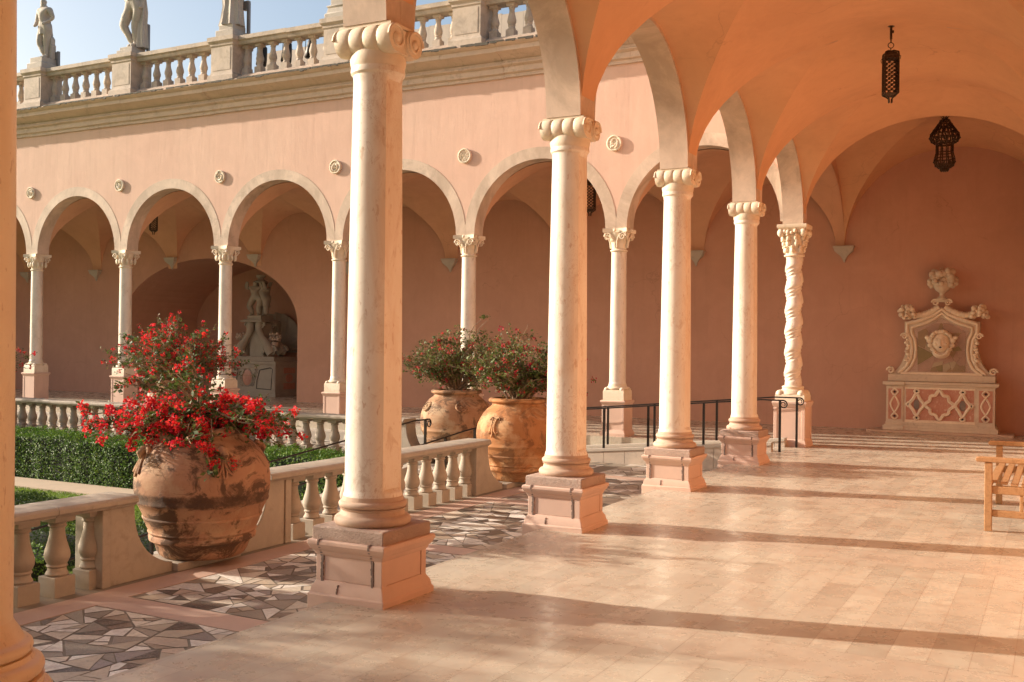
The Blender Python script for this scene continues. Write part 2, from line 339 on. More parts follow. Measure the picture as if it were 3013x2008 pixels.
# loggia floor: slabs in strips running along the arcade
def slab_mat():
    m,nt,b=base_mat('loggia slabs',.3,.65)
    g=N(nt,'ShaderNodeNewGeometry'); s_=N(nt,'ShaderNodeSeparateXYZ'); nt.links.new(g.outputs['Position'],s_.inputs[0])
    c_=N(nt,'ShaderNodeCombineXYZ'); nt.links.new(s_.outputs['Y'],c_.inputs['X']); nt.links.new(s_.outputs['X'],c_.inputs['Y'])
    def brick(c1,c2,mo,ms):
        t=N(nt,'ShaderNodeTexBrick'); t.offset=.37; t.offset_frequency=2
        for k,v in(('Color1',c1),('Color2',c2),('Mortar',mo)): t.inputs[k].default_value=(*v,1)
        t.inputs['Scale'].default_value=1; t.inputs['Mortar Size'].default_value=ms; t.inputs['Mortar Smooth'].default_value=.1
        t.inputs['Brick Width'].default_value=.66; t.inputs['Row Height'].default_value=.197; t.inputs['Bias'].default_value=-.1
        nt.links.new(c_.outputs[0],t.inputs['Vector']); return t
    t=brick((.54,.50,.40),(.39,.35,.275),(.27,.205,.15),.0018)
    u=math_n(nt,'FRACT',math_n(nt,'ADD',math_n(nt,'DIVIDE',math_n(nt,'SUBTRACT',s_.outputs['Y'],Y1-10*S),S),.5))
    dd=math_n(nt,'ABSOLUTE',math_n(nt,'SUBTRACT',u,.5))           # 0 on a column line
    bm=math_n(nt,'LESS_THAN',dd,.078); jm=math_n(nt,'LESS_THAN',math_n(nt,'ABSOLUTE',math_n(nt,'SUBTRACT',dd,.078)),.0009)
    c2_=N(nt,'ShaderNodeCombineXYZ'); nt.links.new(s_.outputs['X'],c2_.inputs['X']); c2_.inputs['Y'].default_value=.5
    t2=brick((.50,.44,.35),(.45,.385,.30),(.26,.19,.14),.0022); t2.inputs['Row Height'].default_value=2; t2.inputs['Brick Width'].default_value=1.3
    nt.links.new(c2_.outputs[0],t2.inputs['Vector'])
    tc=mix(nt,bm,t.outputs['Color'],t2.outputs['Color']); tc=mix(nt,jm,tc,(.26,.19,.14))
    p=pos(nt,(1,.35,1)); n1=noise_t(nt,p,3.4,5,.6,.8); cc=mix(nt,math_n(nt,'MULTIPLY',ramp(nt,n1,[(.35,(0,0,0)),(.75,(1,1,1))]),.45),tc,(.44,.31,.22))
    n2=noise_t(nt,pos(nt,(1.2,.5,1)),1.1,4,.6); cc=mix(nt,math_n(nt,'MULTIPLY',ramp(nt,n2,[(.4,(0,0,0)),(.7,(1,1,1))]),.22),cc,(.66,.56,.43))
    n5=noise_t(nt,pos(nt,(2,26,1)),1.2,4,.6); cc=mix(nt,math_n(nt,'MULTIPLY',n5,.12),cc,(.40,.27,.19))
    n7=ramp(nt,noise_t(nt,pos(nt),2.1,8,.72,1.2),[(.50,(0,0,0)),(.68,(1,1,1))]); cc=mix(nt,math_n(nt,'MULTIPLY',n7,.42),cc,(.33,.225,.155))
    n8=ramp(nt,noise_t(nt,pos(nt),17,3,.6),[(.70,(0,0,0)),(.735,(1,1,1))]); cc=mix(nt,math_n(nt,'MULTIPLY',n8,.35),cc,(.25,.17,.12))
    nt.links.new(cc,b.inputs['Base Color'])
    r_=N(nt,'ShaderNodeMapRange'); r_.inputs['From Min'].default_value=.3; r_.inputs['From Max'].default_value=.7; r_.inputs['To Min'].default_value=.17; r_.inputs['To Max'].default_value=.42
    nt.links.new(noise_t(nt,pos(nt),5,5,.65),r_.inputs['Value']); nt.links.new(r_.outputs[0],b.inputs['Roughness'])
    bump(nt,b,math_n(nt,'ADD',math_n(nt,'MULTIPLY',t.outputs['Fac'],-1.0),math_n(nt,'MULTIPLY',noise_t(nt,pos(nt),14,4,.6),.25)),.35,.0016)
    return m
M['floor']=slab_mat()
m,nt,b=base_mat('mosaic stones',.35,.5)
a_=N(nt,'ShaderNodeAttribute',attribute_name='Col'); p=pos(nt); n1=noise_t(nt,p,16,6,.7,1.5)
vn=math_n(nt,'ABSOLUTE',math_n(nt,'SUBTRACT',noise_t(nt,pos(nt,(1,2.2,1)),9,7,.7,2.),.5)); vm=ramp(nt,vn,[(0,(1,1,1)),(.03,(0,0,0))])
cc=mix(nt,math_n(nt,'MULTIPLY',ramp(nt,n1,[(.4,(0,0,0)),(.7,(1,1,1))]),.5),a_.outputs['Color'],(.25,.19,.14)); cc=mix(nt,math_n(nt,'MULTIPLY',vm,.4),cc,(.55,.48,.40)); cc=mix(nt,math_n(nt,'MULTIPLY',ramp(nt,noise_t(nt,p,1.3,5,.6),[(.4,(0,0,0)),(.65,(1,1,1))]),.3),cc,(.30,.24,.18))
nt.links.new(cc,b.inputs['Base Color']); bump(nt,b,noise_t(nt,p,30,3),.15,.002); M['mosaic']=m
M['grout']=stone('mosaic grout',(.30,.25,.19),(.22,.185,.14),da=.3,bs=.6)
M['band']=stucco('walk border stone',(.47,.32,.25),(.52,.37,.29),bs=.2,bd=.003,rough=.55)

# ------------------------------------------------------------------ ground, floors
def ground():
    b=MB(); b.box(-600,600,-600,900,-1.45,ZC-.35); tag(b.build('ground',M['path'],smooth=0),kind='structure')
    # lawn sheet with holes covered by walks
    b=MB(); b.box(-200,-6.95,-60,13.9,ZC-.3,ZC-.012); g=b.build('lawn',None,smooth=0) if False else None
    m,nt,bs=base_mat('lawn',.9,.15)
    nt.links.new(ramp(nt,noise_t(nt,pos(nt),6,6,.7),[(.3,(.09,.15,.02)),(.7,(.17,.24,.035))]),bs.inputs['Base Color']); M['lawn']=m
    tag(b.build('lawn',m,smooth=0),kind='structure')
ground()
b=MB(); b.box(-3.97,XW+.3,-7,YB+.1,-.34,0); b.box(XW+.3,8.5,-7,5.4,-.34,0)
tag(b.build('loggia_floor',M['floor'],smooth=0),kind='structure')
b=MB(); b.box(-31.5,-3.97,16.78,YB+.1,-.34,0); b.box(-24.2,-17.65,YB+.1,24.7,-.34,0)
tag(b.build('back_loggia_floor',M['floor'],smooth=0),kind='structure')
b=MB(); b.box(-31.5,-8.2,16.36,16.78,-.36,-.17); b.box(-31.5,-8.2,16.33,16.80,-.185,-.165) if False else None
tag(b.build('loggia_step',M['concrete'],smooth=0),kind='structure')
# mosaic walk : crazy paving cut by random lines
random.seed(7)
def split(poly,out,amin):
    A=0
    for i in range(len(poly)):
        x0,y0=poly[i];x1,y1=poly[(i+1)%len(poly)];A+=x0*y1-x1*y0
    A=abs(A)/2
    if A<amin*random.choice((.35,.6,1,1,1.6,2.4)): out.append(poly); return
    cx=sum(p[0] for p in poly)/len(poly); cy=sum(p[1] for p in poly)/len(poly)
    # cut across the longest direction
    best=max(((p,q) for p in poly for q in poly),key=lambda t:(t[0][0]-t[1][0])**2+(t[0][1]-t[1][1])**2)
    ang=math.atan2(best[1][1]-best[0][1],best[1][0]-best[0][0])+pi/2+random.gauss(0,.27)
    L=math.hypot(best[1][1]-best[0][1],best[1][0]-best[0][0])
    o=random.uniform(-.12,.12)*L; cx+=o*math.cos(ang-pi/2); cy+=o*math.sin(ang-pi/2)
    nx,ny=-math.sin(ang),math.cos(ang)
    a=[];c=[]
    for i in range(len(poly)):
        p=poly[i];q=poly[(i+1)%len(poly)]
        dp=(p[0]-cx)*nx+(p[1]-cy)*ny; dq=(q[0]-cx)*nx+(q[1]-cy)*ny
        (a if dp>=0 else c).append(p)
        if dp*dq<0:
            t=dp/(dp-dq); r=(p[0]+t*(q[0]-p[0]),p[1]+t*(q[1]-p[1])); a.append(r); c.append(r)
    if len(a)<3 or len(c)<3: out.append(poly); return
    split(a,out,amin); split(c,out,amin)
panels=[]
yb=[Y1+S*k for k in range(-4,5)]
for k in range(8):
    panels.append((-6.16,-4.02,yb[k]+.16,yb[k+1]-.16 if k<7 else 16.3))
xb=[-3.97-.0-S2*k for k in range(0,10)]
for k in range(1,9): panels.append((xb[k+1]+.14,xb[k]-.14,14.82,16.3))
panels.append((-6.92,-6.45,13.45,16.3)) ; panels.append((-8.9,-7.2,12.9,14.0))
PAL=[((.84,.80,.72),38),((.70,.62,.50),24),((.48,.40,.30),14),((.55,.43,.33),10),((.33,.25,.18),10),((.24,.21,.17),8),((.035,.028,.025),16),((.13,.085,.06),8),((.26,.23,.22),8)]
pal=[c for c,w in PAL for _ in range(w)]
vs=[];fs=[];cs=[]
for x0,x1,y0,y1 in panels:
    out=[]; split([(x0,y0),(x1,y0),(x1,y1),(x0,y1)],out,.030)
    for P in out:
        cx=sum(p[0] for p in P)/len(P); cy=sum(p[1] for p in P)/len(P)
        Q=[]
        for p in P:
            d=math.hypot(p[0]-cx,p[1]-cy); k=max(0,1-.011/max(d,.03)); Q.append((cx+(p[0]-cx)*k+random.gauss(0,.003),cy+(p[1]-cy)*k+random.gauss(0,.003)))
        o=len(vs); z=ZM+.004; vs+=[(a,b_,z) for a,b_ in Q]; fs.append(list(range(o,o+len(Q))))
        c=random.choice(pal); j=random.uniform(.85,1.12); cs.append((min(1,c[0]*j),min(1,c[1]*j),min(1,c[2]*j),1))
me=bpy.data.meshes.new('mosaic_paving'); me.from_pydata(vs,[],fs); me.materials.append(M['mosaic'])
at=me.color_attributes.new('Col','FLOAT_COLOR','CORNER'); arr=[]
for p_ in me.polygons: 
    for _ in p_.loop_indices: arr+=cs[p_.index]
at.data.foreach_set('color',arr)
bad=[p_ for p_ in me.polygons if p_.normal.z<0]
o=bpy.data.objects.new('mosaic_paving',me); col.objects.link(o); tag(o,kind='structure')
b=MB(); b.box(-6.93,-3.97,-7,16.78,ZC-.2,ZM); b.box(-31.5,-6.93,14.02,16.78,ZC-.2,ZM); b.box(-9.0,-6.93,12.9,14.02,ZC-.2,ZM)
tag(b.build('walkway',M['grout'],smooth=0),kind='structure')
b=MB(); z0,z1=ZM,ZM+.005
b.box(-6.47,-6.17,-7,14.4,z0,z1)
for y in yb[:-1]: b.box(-6.17,-4.01,y-.145,y+.145,z0,z1)
b.box(-31,-6.95,14.45,14.8,z0,z1)
for k in range(2,9): b.box(xb[k]-.13,xb[k]+.13,14.8,16.3,z0,z1)
tag(b.build('walk_border',M['band'],smooth=0),kind='structure')

# ------------------------------------------------------------------ arcades
NA=28
def arch_wall(b,axis,bays,sp,r,zs,ring,ztop,lo,hi):
    """wall above the arch rings. bays: centres along the run"""
    half=sp/2
    for c in bays:
        xs=[-half]+[max(-half,min(half,-ring*math.cos(pi*i/NA))) for i in range(NA+1)]+[half]
        pts=[]
        for x in xs:
            zz=zs+(math.sqrt(max(0,ring*ring-x*x)))
            pts.append((x,zz))
        for i in range(len(pts)-1):
            (x0,z0),(x1,z1)=pts[i],pts[i+1]
            if x1-x0<1e-6: continue
            for side,fl in((lo,0),(hi,1)):
                q=[(x0,z0),(x1,z1),(x1,ztop),(x0,ztop)]
                v=[((c+a,side,z) if axis=='x' else (side,c+a,z)) for a,z in q]
                b.add(v,[(0,1,2,3) if (fl==0)==(axis=='x') else (3,2,1,0)])
def arch_ring(axis,c,sp,r,ring,zs,lo,hi):
    b=MB(); half=sp/2-.0015; I=[];O=[]
    for i in range(NA+1):
        a=pi*i/NA; I.append((-r*math.cos(a),zs+r*math.sin(a)))
    for i in range(NA+1):
        a=pi*i/NA; x=-ring*math.cos(a); z=zs+ring*math.sin(a)
        if abs(x)>half: x=math.copysign(half,x); z=zs+(math.sqrt(ring*ring-half*half) if False else ring*math.sin(a))
        O.append((x,z))
    if half>r:
        pass
    def P(a,z,s): return (c+a,s,z) if axis=='x' else (s,c+a,z)
    n=NA+1; vs=[]
    for s in(lo,hi):
        vs+=[P(a,z,s) for a,z in I]+[P(a,z,s) for a,z in O]
    fs=[]
    for i in range(NA):
        fs.append((i,i+1,n+i+1,n+i)[::-1]); fs.append((2*n+i,2*n+i+1,3*n+i+1,3*n+i))
        fs.append((i,i+1,2*n+i+1,2*n+i)); fs.append((n+i,n+i+1,3*n+i+1,3*n+i)[::-1])
    fs.append((0,n,3*n,2*n)); fs.append((n-1,2*n-1,4*n-1,3*n-1)[::-1])
    b.add(vs,fs); return b
def vault_bay(b,Pf,a,h,zs,bA,dA,rw,rh,dB,ns=30,nt_=14):
    cA=lambda t:bA+dA*math.cos(pi*t/(2*h))**2
    cB=lambda s:rh+dB*math.cos(pi*s/(2*a))**2
    qa=lambda s:math.sqrt(max(0,1-(s/a)**2)); qb=lambda t:math.sqrt(max(0,1-min(1,(t/rw)**2)))
    zA=lambda s,t:zs+qa(s)*cA(t); zB=lambda s,t:zs+qb(t)*cB(s)
    Ss=[-a*math.cos(pi*i/ns) for i in range(ns+1)]
    A1=[];A2=[];B=[]
    for s in Ss:
        lo,hi=0,rw
        if zA(s,0)>=zB(s,0): tg=0.
        else:
            for _ in range(40):
                m_=(lo+hi)/2
                if zA(s,m_)<zB(s,m_): lo=m_
                else: hi=m_
            tg=lo
        if abs(abs(s)-a)<1e-6: tg=rw
        A1.append([Pf(s,t,zA(s,t)) for t in [tg+(h-tg)*k/nt_ for k in range(nt_+1)]])
        A2.append([Pf(s,-t,zA(s,t)) for t in [tg+(h-tg)*k/nt_ for k in range(nt_+1)]])
        B.append([Pf(s,tg*math.sin(pi/2*k/nt_),zB(s,tg*math.sin(pi/2*k/nt_))) for k in range(-nt_,nt_+1)])
    b.grid(A1);b.grid(A2);b.grid(B)
def lunette_fill(b,Pf,a,zs,h1,zt,n=30):
    for i in range(n):
        s0,s1=-a*math.cos(pi*i/n),-a*math.cos(pi*(i+1)/n)
        z0,z1=zs+h1*math.sqrt(max(0,1-(s0/a)**2)),zs+h1*math.sqrt(max(0,1-(s1/a)**2))
        b.add([Pf(s0,z0),Pf(s1,z1),Pf(s1,zt),Pf(s0,zt)],[(0,1,2,3)])

# near loggia building
NB=thing('near_loggia','pink vaulted loggia on the right with smooth orange groin vaults','building',(0,0,0))
nb=[Y1+S*(k+.5) for k in range(-4,4)]
b=MB(); arch_wall(b,'y',nb,S,1.3,ZS,1.5,7.05,XO,XI); b.box(XO,XI,Y5,YI,ZS+.01,7.05)
b.build('arcade_wall',M['wall'],NB,smooth=0)
for c in nb: arch_ring('y',c,S,1.3,1.5,ZS,XO-.005,XI+.012).build('arch',M['archstone'],NB)
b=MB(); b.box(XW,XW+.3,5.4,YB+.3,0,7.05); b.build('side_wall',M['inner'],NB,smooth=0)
b=MB(); b.box(8.3,8.5,-7,5.5,0,7); b.box(XW+.3,8.5,5.4,5.6,0,7); b.box(-4,8.5,-7.2,-7,0,7); b.build('cross_wall',M['inner'],NB,smooth=0)
b=MB(); cx=(XI+XW)/2; a=(XW-XI)/2
for c in nb: vault_bay(b,lambda s,t,z,c=c:(cx+s,c+t,z),a,S/2,ZS,1.58,.18,1.335,1.335,.425)
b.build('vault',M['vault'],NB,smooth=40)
b=MB(); b.box(XW+.02,8.4,-7,5.5,5.3,5.4); b.build('cross_ceiling',M['vault'],NB,smooth=0)
b=MB(); cxx=(XR+XW)/2; aa=(XW-XR)/2; hh=(YB-Y5)/2
vault_bay(b,lambda s,t,z:(cxx+s,Y5+hh+t,z),aa,hh,ZS,1.88,.2,hh-.03,1.88,.2)
lunette_fill(b,lambda s,z:(cx+s,Y5,z),a,ZS,1.58,ZS+2.6)
b.build('corner_vault',M['vault'],NB,smooth=40)
b=MB(); b.box(-4.0,8.5,-7.2,YB+.3,7.05,7.2); b.build('roof',M['concrete'],NB,smooth=0)
def corbel(x,y,z,par,ang=0,w=.215):
    b=MB(); prof=[(1,0),(1,-.03),(.93,-.045),(.86,-.10),(.60,-.15),(.32,-.20),(.14,-.26),(.10,-.30),(.0,-.33)]
    vs=[];fs=[]
    for k,h in prof: vs+=[(-w*k,0,h),(-w*k,-.03-.13*k,h),(w*k,-.03-.13*k,h),(w*k,0,h)]
    for q in range(len(prof)-1):
        for i in range(4): j=(i+1)%4; fs.append((q*4+i,q*4+j,q*4+4+j,q*4+4+i)[::-1])
    fs.append((0,1,2,3)); Mx=Matrix.Translation((x,y,z))@Matrix.Rotation(ang,4,'Z')
    b.add([Mx@Vector(p) for p in vs],fs); return b.build('corbel',M['concrete'],par,smooth=30)
for c in [Y1+S*k for k in range(0,5)]: corbel(XW,c,ZS+.02,NB,pi/2)

# far loggia building
FB=thing('back_loggia','pink sunlit arcade building across the garden with stone cornice','building',(0,0,0))
fb=[XR-S2*(k+.5) for k in range(0,9)]
b=MB(); arch_wall(b,'x',fb,S2,1.33,ZF,1.545,7.05,YO,YI)
b.build('arcade_wall',M['wall'],FB,smooth=0)
for c in fb: arch_ring('x',c,S2,1.33,1.545,ZF,YO-.006,YI+.01).build('arch',M['archstone'],FB)
cy=(YI+YB)/2; ah=(YB-YI)/2
b=MB()
for c in fb: vault_bay(b,lambda s,t,z,c=c:(c+t,cy+s,z),ah,S2/2,ZS+.02,1.58,.18,1.36,1.36,.40,24,10)
lunette_fill(b,lambda s,z:(XR-.001,cy+s,z),ah,ZS,1.56,ZS+2.6)
b.build('vault',M['inner'],FB,smooth=40)
# back wall with niche opening
nx0,nx1,nzs,nh=-24.2,-17.7,2.0,1.85; ncx=(nx0+nx1)/2; na=(nx1-nx0)/2; NY=24.4
b=MB(); b.add([(-31.5,YB,0),(nx0,YB,0),(nx0,YB,7),(-31.5,YB,7)],[(0,1,2,3)]); b.add([(nx1,YB,0),(XW,YB,0),(XW,YB,7),(nx1,YB,7)],[(0,1,2,3)])
n=32; arc=[(ncx-na*math.cos(pi*i/n),nzs+nh*math.sin(pi*i/n)) for i in range(n+1)]
for i in range(n):
    (x0,z0),(x1,z1)=arc[i],arc[i+1]
    b.add([(x0,YB,z0),(x1,YB,z1),(x1,YB,7),(x0,YB,7)],[(0,1,2,3)])
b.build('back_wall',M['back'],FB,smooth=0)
b=MB(); pts=[(nx0,0)]+arc+[(nx1,0)]
for i in range(len(pts)-1):
    (x0,z0),(x1,z1)=pts[i],pts[i+1]; b.add([(x0,YB,z0),(x1,YB,z1),(x1,NY,z1),(x0,NY,z0)],[(0,1,2,3)])
b.add([(nx0,NY,0),(nx1,NY,0),(nx1,NY,4),(nx0,NY,4)],[(0,1,2,3)])
b.build('niche',M['back'],FB,smooth=30)
b=MB(); b.box(-31.7,-31.4,YO,YB,0,7); b.build('end_wall',M['inner'],FB,smooth=0)
for k in range(0,10):
    corbel(XR-S2*k,YB,3.90 if k in(5,6) else 3.62,FB,0,.2)
# cornice : profile (outwards, z)
def cornice(par):
    prof=[(1.28*a_,b_) for a_,b_ in ((0,6.50),(.035,6.50),(.035,6.56),(.075,6.58),(.075,6.68),(.13,6.71),(.13,6.735),(.10,6.75),(.10,6.79),(.17,6.83),(.25,6.88),(.30,6.90),(.30,6.985),(.34,7.0),(.37,7.04),(.36,7.06),(0,7.10))]
    b=MB(); step=1.18; x=-31.5; i=0
    random.seed(3)
    while x<XO-.001:
        x1=min(x+step+random.uniform(-.1,.1),XO); dz=random.uniform(-.004,.004); dy=random.uniform(-.004,.004)
        b.prism([(YO-d+dy,z+dz) for d,z in prof],'x',x+.003,x1-.003); x=x1
    cn=b.build('cornice',M['cornice'],par,smooth=30)
    b=MB(); x=-31.5; rd=random.Random(8); y0=YO-1.28*.372
    while x<XO-.05:
        w=rd.uniform(.04,.16); h=abs(rd.gauss(.012,.012))+.006; b.box(x,x+w,y0-.004,y0+.05,7.06-h,7.069+rd.uniform(0,.008)); x+=w+ (rd.uniform(.0,.12) if rd.random()<.25 else 0)
    tag(b.build('black_weathering',M['seam2'],cn,smooth=0),kind='stuff'); return cn
cornice(FB)
b=MB(); b.box(-31.5,XO,YO+.02,YB+.4,7.06,7.12); b.build('roof',M['concrete'],FB,smooth=0)
# terrace parapet behind the roof balustrade
b=MB(); x=-18.7
while x<-4: b.box(x,x+.28,21.2,21.4,7.1,9.2+random.uniform(-.03,.03)+.008*(x+18)); x+=.285
tag(b.build('terrace_parapet',M['rampwall'],smooth=0),'pale grey boarded parapet wall behind the roof balustrade','wall')

# ------------------------------------------------------------------ balusters
def baluster_mb(b,x,y,z,H,w,n=16,turn=0):
    k=H; W=w
    bw=W*.95
    b.sq([(bw,z),(bw,z+.235*k),(bw*.93,z+.245*k)],x,y)
    prof=[(.80,.243),(.88,.255),(.90,.27),(.82,.29),(.74,.31),(.72,.345),(.80,.355),(.84,.368),(.80,.382),(.74,.39),(.86,.42),(.97,.46),(1.0,.50),(.97,.545),(.86,.60),(.72,.67),(.62,.74),(.58,.80),(.57,.838),(.68,.848),(.72,.862),(.68,.876),(.64,.886),(.72,.90),(.82,.915)]
    b.lathe([(r*W*.98,z+t*k) for r,t in prof],x,y,n,cap=False)
    b.sq([(W*.80,z+.91*k),(W*.93,z+.925*k),(W*.93,z+1.0*k)],x,y)
    return b
BALPROTO={}
def add_baluster(par,x,y,z,H,w,mat,name='baluster'):
    key=(round(H,3),round(w,3),mat.name)
    if key not in BALPROTO:
        b=MB(); baluster_mb(b,0,0,0,H,w); o=b.build(name,mat,par,smooth=40,bevel=0); BALPROTO[key]=o
        o.location=(x,y,z); return o
    o=BALPROTO[key].copy(); o.name=name; col.objects.link(o); o.parent=par; o.location=(x,y,z); o.rotation_euler=(0,0,random.choice((0,pi/2,pi,-pi/2))+random.gauss(0,.01)); return o

# roof balustrade
RB=thing('roof_balustrade','weathered stone balustrade with square piers on top of the cornice','balustrade')
PX=[XR-S2*k for k in range(0,9)]
yc=17.16
random.seed(5)
for i in range(len(PX)-1):
    b=MB()
    x1,x0=PX[i]-.33,PX[i+1]+.33; xm=(x0+x1)/2+random.uniform(-.1,.3)
    for u,v in((x0,xm-.003),(xm+.003,x1)):
        dz=random.uniform(-.006,.006)
        b.prism([(yc-.15,7.96+dz),(yc-.17,8.0+dz),(yc-.17,8.03+dz),(yc-.21,8.055+dz),(yc-.21,8.14+dz),(yc+.21,8.14+dz),(yc+.21,8.05+dz),(yc+.15,7.96+dz)],'x',u,v)
    rl=b.build('rail',M['roofstone'],RB,smooth=30); b=MB(); x=x1; rd=random.Random(i)
    while x<x0-.05:
        w=rd.uniform(.05,.2); h=abs(rd.gauss(.006,.008))+.004; b.box(x,min(x+w,x0),yc-.214,yc-.15,8.143-h,8.153); x+=w+(rd.uniform(0,.15) if rd.random()<.3 else 0)
    tag(b.build('black_weathering',M['seam2'],rl,smooth=0),kind='stuff')
for i in range(len(PX)-1):
    b=MB()
    x1,x0=PX[i]-.33,PX[i+1]+.33
    b.prism([(yc-.21,7.10),(yc-.21,7.27),(yc-.17,7.31),(yc+.2,7.31),(yc+.2,7.10)],'x',x0,x1)
    b.build('plinth',M['cornice'],RB,smooth=30)
for i,x in enumerate(PX):
    b=MB(); b.sq([(.36,7.10),(.36,7.30),(.31,7.36),(.305,7.38),(.305,7.93),(.325,7.96),(.325,8.0),(.37,8.05),(.37,8.14),(.34,8.155)],x,yc)
    b.box(x-.25,x+.25,yc-.312,yc-.3,7.42,7.90)
    b.build('pier',M['roofstone'],RB,smooth=20)
    if i<len(PX)-1:
        xa,xb_=x-.33,PX[i+1]+.33; L=xa-xb_; n=7
        for j in range(n):
            add_baluster(RB,xa-L*(j+.5)/n if False else xa-.04-(L-.08)*(j)/(n-1) if False else xb_+.12+ (L-.24)*j/(n-1),yc,7.31,.65,.088,M['roofstone'])

# garden balustrades
def rail_prof(w=.19): return [(-w+.03,0),(-w+.03,.012),(-w,.028),(-w,.062),(-w+.015,.08),(-w+.04,.085),(w-.04,.085),(w-.015,.08),(w,.062),(w,.028),(w-.03,.012),(w-.03,0)]
ZR=.27
def cut_poly(c,sgn,edge):  # panel beside a jar: from 'edge' towards jar centre c
    pts=[]
    for i in range(0,17):
        t=i/16; ang=t*pi/2
        dy=.79*math.cos(ang)**(2/2.6); dz=.6*math.sin(ang)**(2/2.6)
        pts.append((c-sgn*dy,.3-dz))
    pts=[p for p in pts if p[1]<=ZR-.0005]
    pts=[(c-sgn*.79,ZR)]+pts
    cut=[p for p in pts if p[1]>ZM+.035 and abs(p[0]-c)>.38]
    return [(edge,ZM),(edge,ZR)]+cut+[(c-sgn*.38,cut[-1][1]-.012),(c-sgn*.38,ZM)]
def balustrade(name,label,axis,line,segs,cuts,w=.19):
    """axis 'y': runs along y at x=line"""
    T=thing(name,label,'balustrade')
    def P(a,z,s): return (line+s,a,z) if axis=='y' else (a,line+s,z)
    ax='x' if axis=='y' else 'y'
    random.seed(11)
    for lo,hi in segs:
        b=MB(); x=lo
        while x<hi-.01:
            x1=min(x+1.75,hi); x1=hi if hi-x1<.5 else x1
            p0,p1=P(x+.002,ZR,0),P(x1-.002,ZR,0); b.sweep(rail_prof(w),[p0,p1]); x=x1
        b.build('rail',M['balstone'],T,smooth=30,bevel=.006)
    for c in cuts:
        for sgn in(1,-1):
            e=c-sgn*(1.03); q=MB(); poly=cut_poly(c,sgn,e); q.prism(poly,ax,line-.14,line+.14); q.build('scroll_panel',M['balstone'],T,smooth=40,bevel=.008)
            q=MB(); q.prism([(e-sgn*.0,ZM),(e,ZR-.001),(e-sgn*.085,ZR-.001),(e-sgn*.085,ZM)],ax,line-.155,line+.155); q.build('post',M['balstone'],T,smooth=0,bevel=.008)
        q=MB(); a0,a1=c-.378,c+.378
        if axis=='y': q.box(line-.26,line+.2,a0,a1,ZM,ZM+.07)
        else: q.box(a0,a1,line-.2,line+.26,ZM,ZM+.07)
        q.build('jar_block',M['balstone'],T,smooth=0,bevel=.008)
    return T
XL=-6.69
NBAL=balustrade('garden_balustrade','low limestone balustrade beside the mosaic walk with scooped gaps for jars','y',XL,[(-6.5,.17),(1.71,5.96),(7.54,11.77)],[.94,6.75,12.56])
def run(T,axis,line,start,end,sp,first):
    p=first
    while p<end:
        if p>start: add_baluster(T,*( (line,p) if axis=='y' else (p,line)),ZM,.61,.096,M['balstone'])
        p+=sp
random.seed(2)
run(NBAL,'y',XL,1.98,5.71,.308,5.655-.308*12)
run(NBAL,'y',XL,7.9,11.62,.306,8.06)
YL=14.22
FBAL=balustrade('far_garden_balustrade','grey balustrade on the far side of the garden behind the hedge','x',YL,[(-31,-21.17),(-19.59,-15.35),(-13.77,-9.38)],[-20.38,-14.56])
random.seed(4)
run(FBAL,'x',YL,-19.3,-15.6,.306,-19.2); run(FBAL,'x',YL,-13.5,-9.75,.306,-13.35); run(FBAL,'x',YL,-27,-21.45,.306,-26.9)
q=MB(); q.prism(cut_poly(-8.57,1,-9.62),'y',YL-.14,YL+.14); q.build('end_panel',M['balstone'],FBAL,smooth=40,bevel=.008)

# ------------------------------------------------------------------ columns
def big_pedestal(col_):
    b=MB(); b.sq([(.285,-.36),(.285,.035),(.275,.045),(.268,.08),(.252,.105),(.245,.12)],0,0)
    b.sq([(.2405,.12),(.2405,.30)],0,0)
    b.sq([(.245,.27),(.255,.285),(.26,.30),(.275,.315),(.285,.335),(.29,.345),(.29,.362),(.285,.372)],0,0)
    for sx in(-1,1):
        for sy in(-1,1): b.box(min(sx*.19,sx*.247),max(sx*.19,sx*.247),min(sy*.19,sy*.247),max(sy*.19,sy*.247),.11,.285)
    o=b.build('pedestal',M['ped'],col_,smooth=25,bevel=.004)
    q=MB(); rd=random.Random(6)
    for x in(-.2,.178):
        for k in range(14):
            z0=.105+k*.0135; j=rd.uniform(-.003,.003); w_=rd.uniform(.007,.011)
            q.box(x-w_+j,x+w_+j,-.2495,-.23,z0,z0+.0137)
        for k in range(5):
            z0=.285+k*.018; j=rd.uniform(-.003,.003); q.box(x-.008+j,x+.008+j,[-.258,-.266,-.281,-.2905,-.2925][k],-.24,z0,z0+.0183)
    for z0,y_ in((.048,-.276),(.065,-.272),(.083,-.264)): q.box(-.072,-.062,y_-.0015,-.25,z0,z0+.018)
    q.build('mortar_seam',M['seam'],o,smooth=0)
    b=MB(); b.sq([(.262,.368),(.266,.38),(.266,.445),(.258,.455)],0,0); b.build('plinth',M['rough'],col_,smooth=25,bevel=.006)
    return o
def tor(r,z0,z1,n=6): return [(r-.5*(z1-z0)+.5*(z1-z0)*math.sin(pi*(i+.0)/n),z0+(z1-z0)*(1-math.cos(pi*i/n))/2) for i in range(n+1)]
def shaft_rf(r,z,a):
    # half round towards the garden, faceted flat towards the loggia
    x,y=math.cos(a),math.sin(a); k=1.0
    a2=(math.degrees(a)+360)%360
    # flat face towards +x, arris at -38 deg and +38 deg
    d=abs((a2+180)%360-180)
    if d<38: k=math.cos(R(38))/math.cos(R(d))*1.03
    elif d<41: k=.985
    return r*k
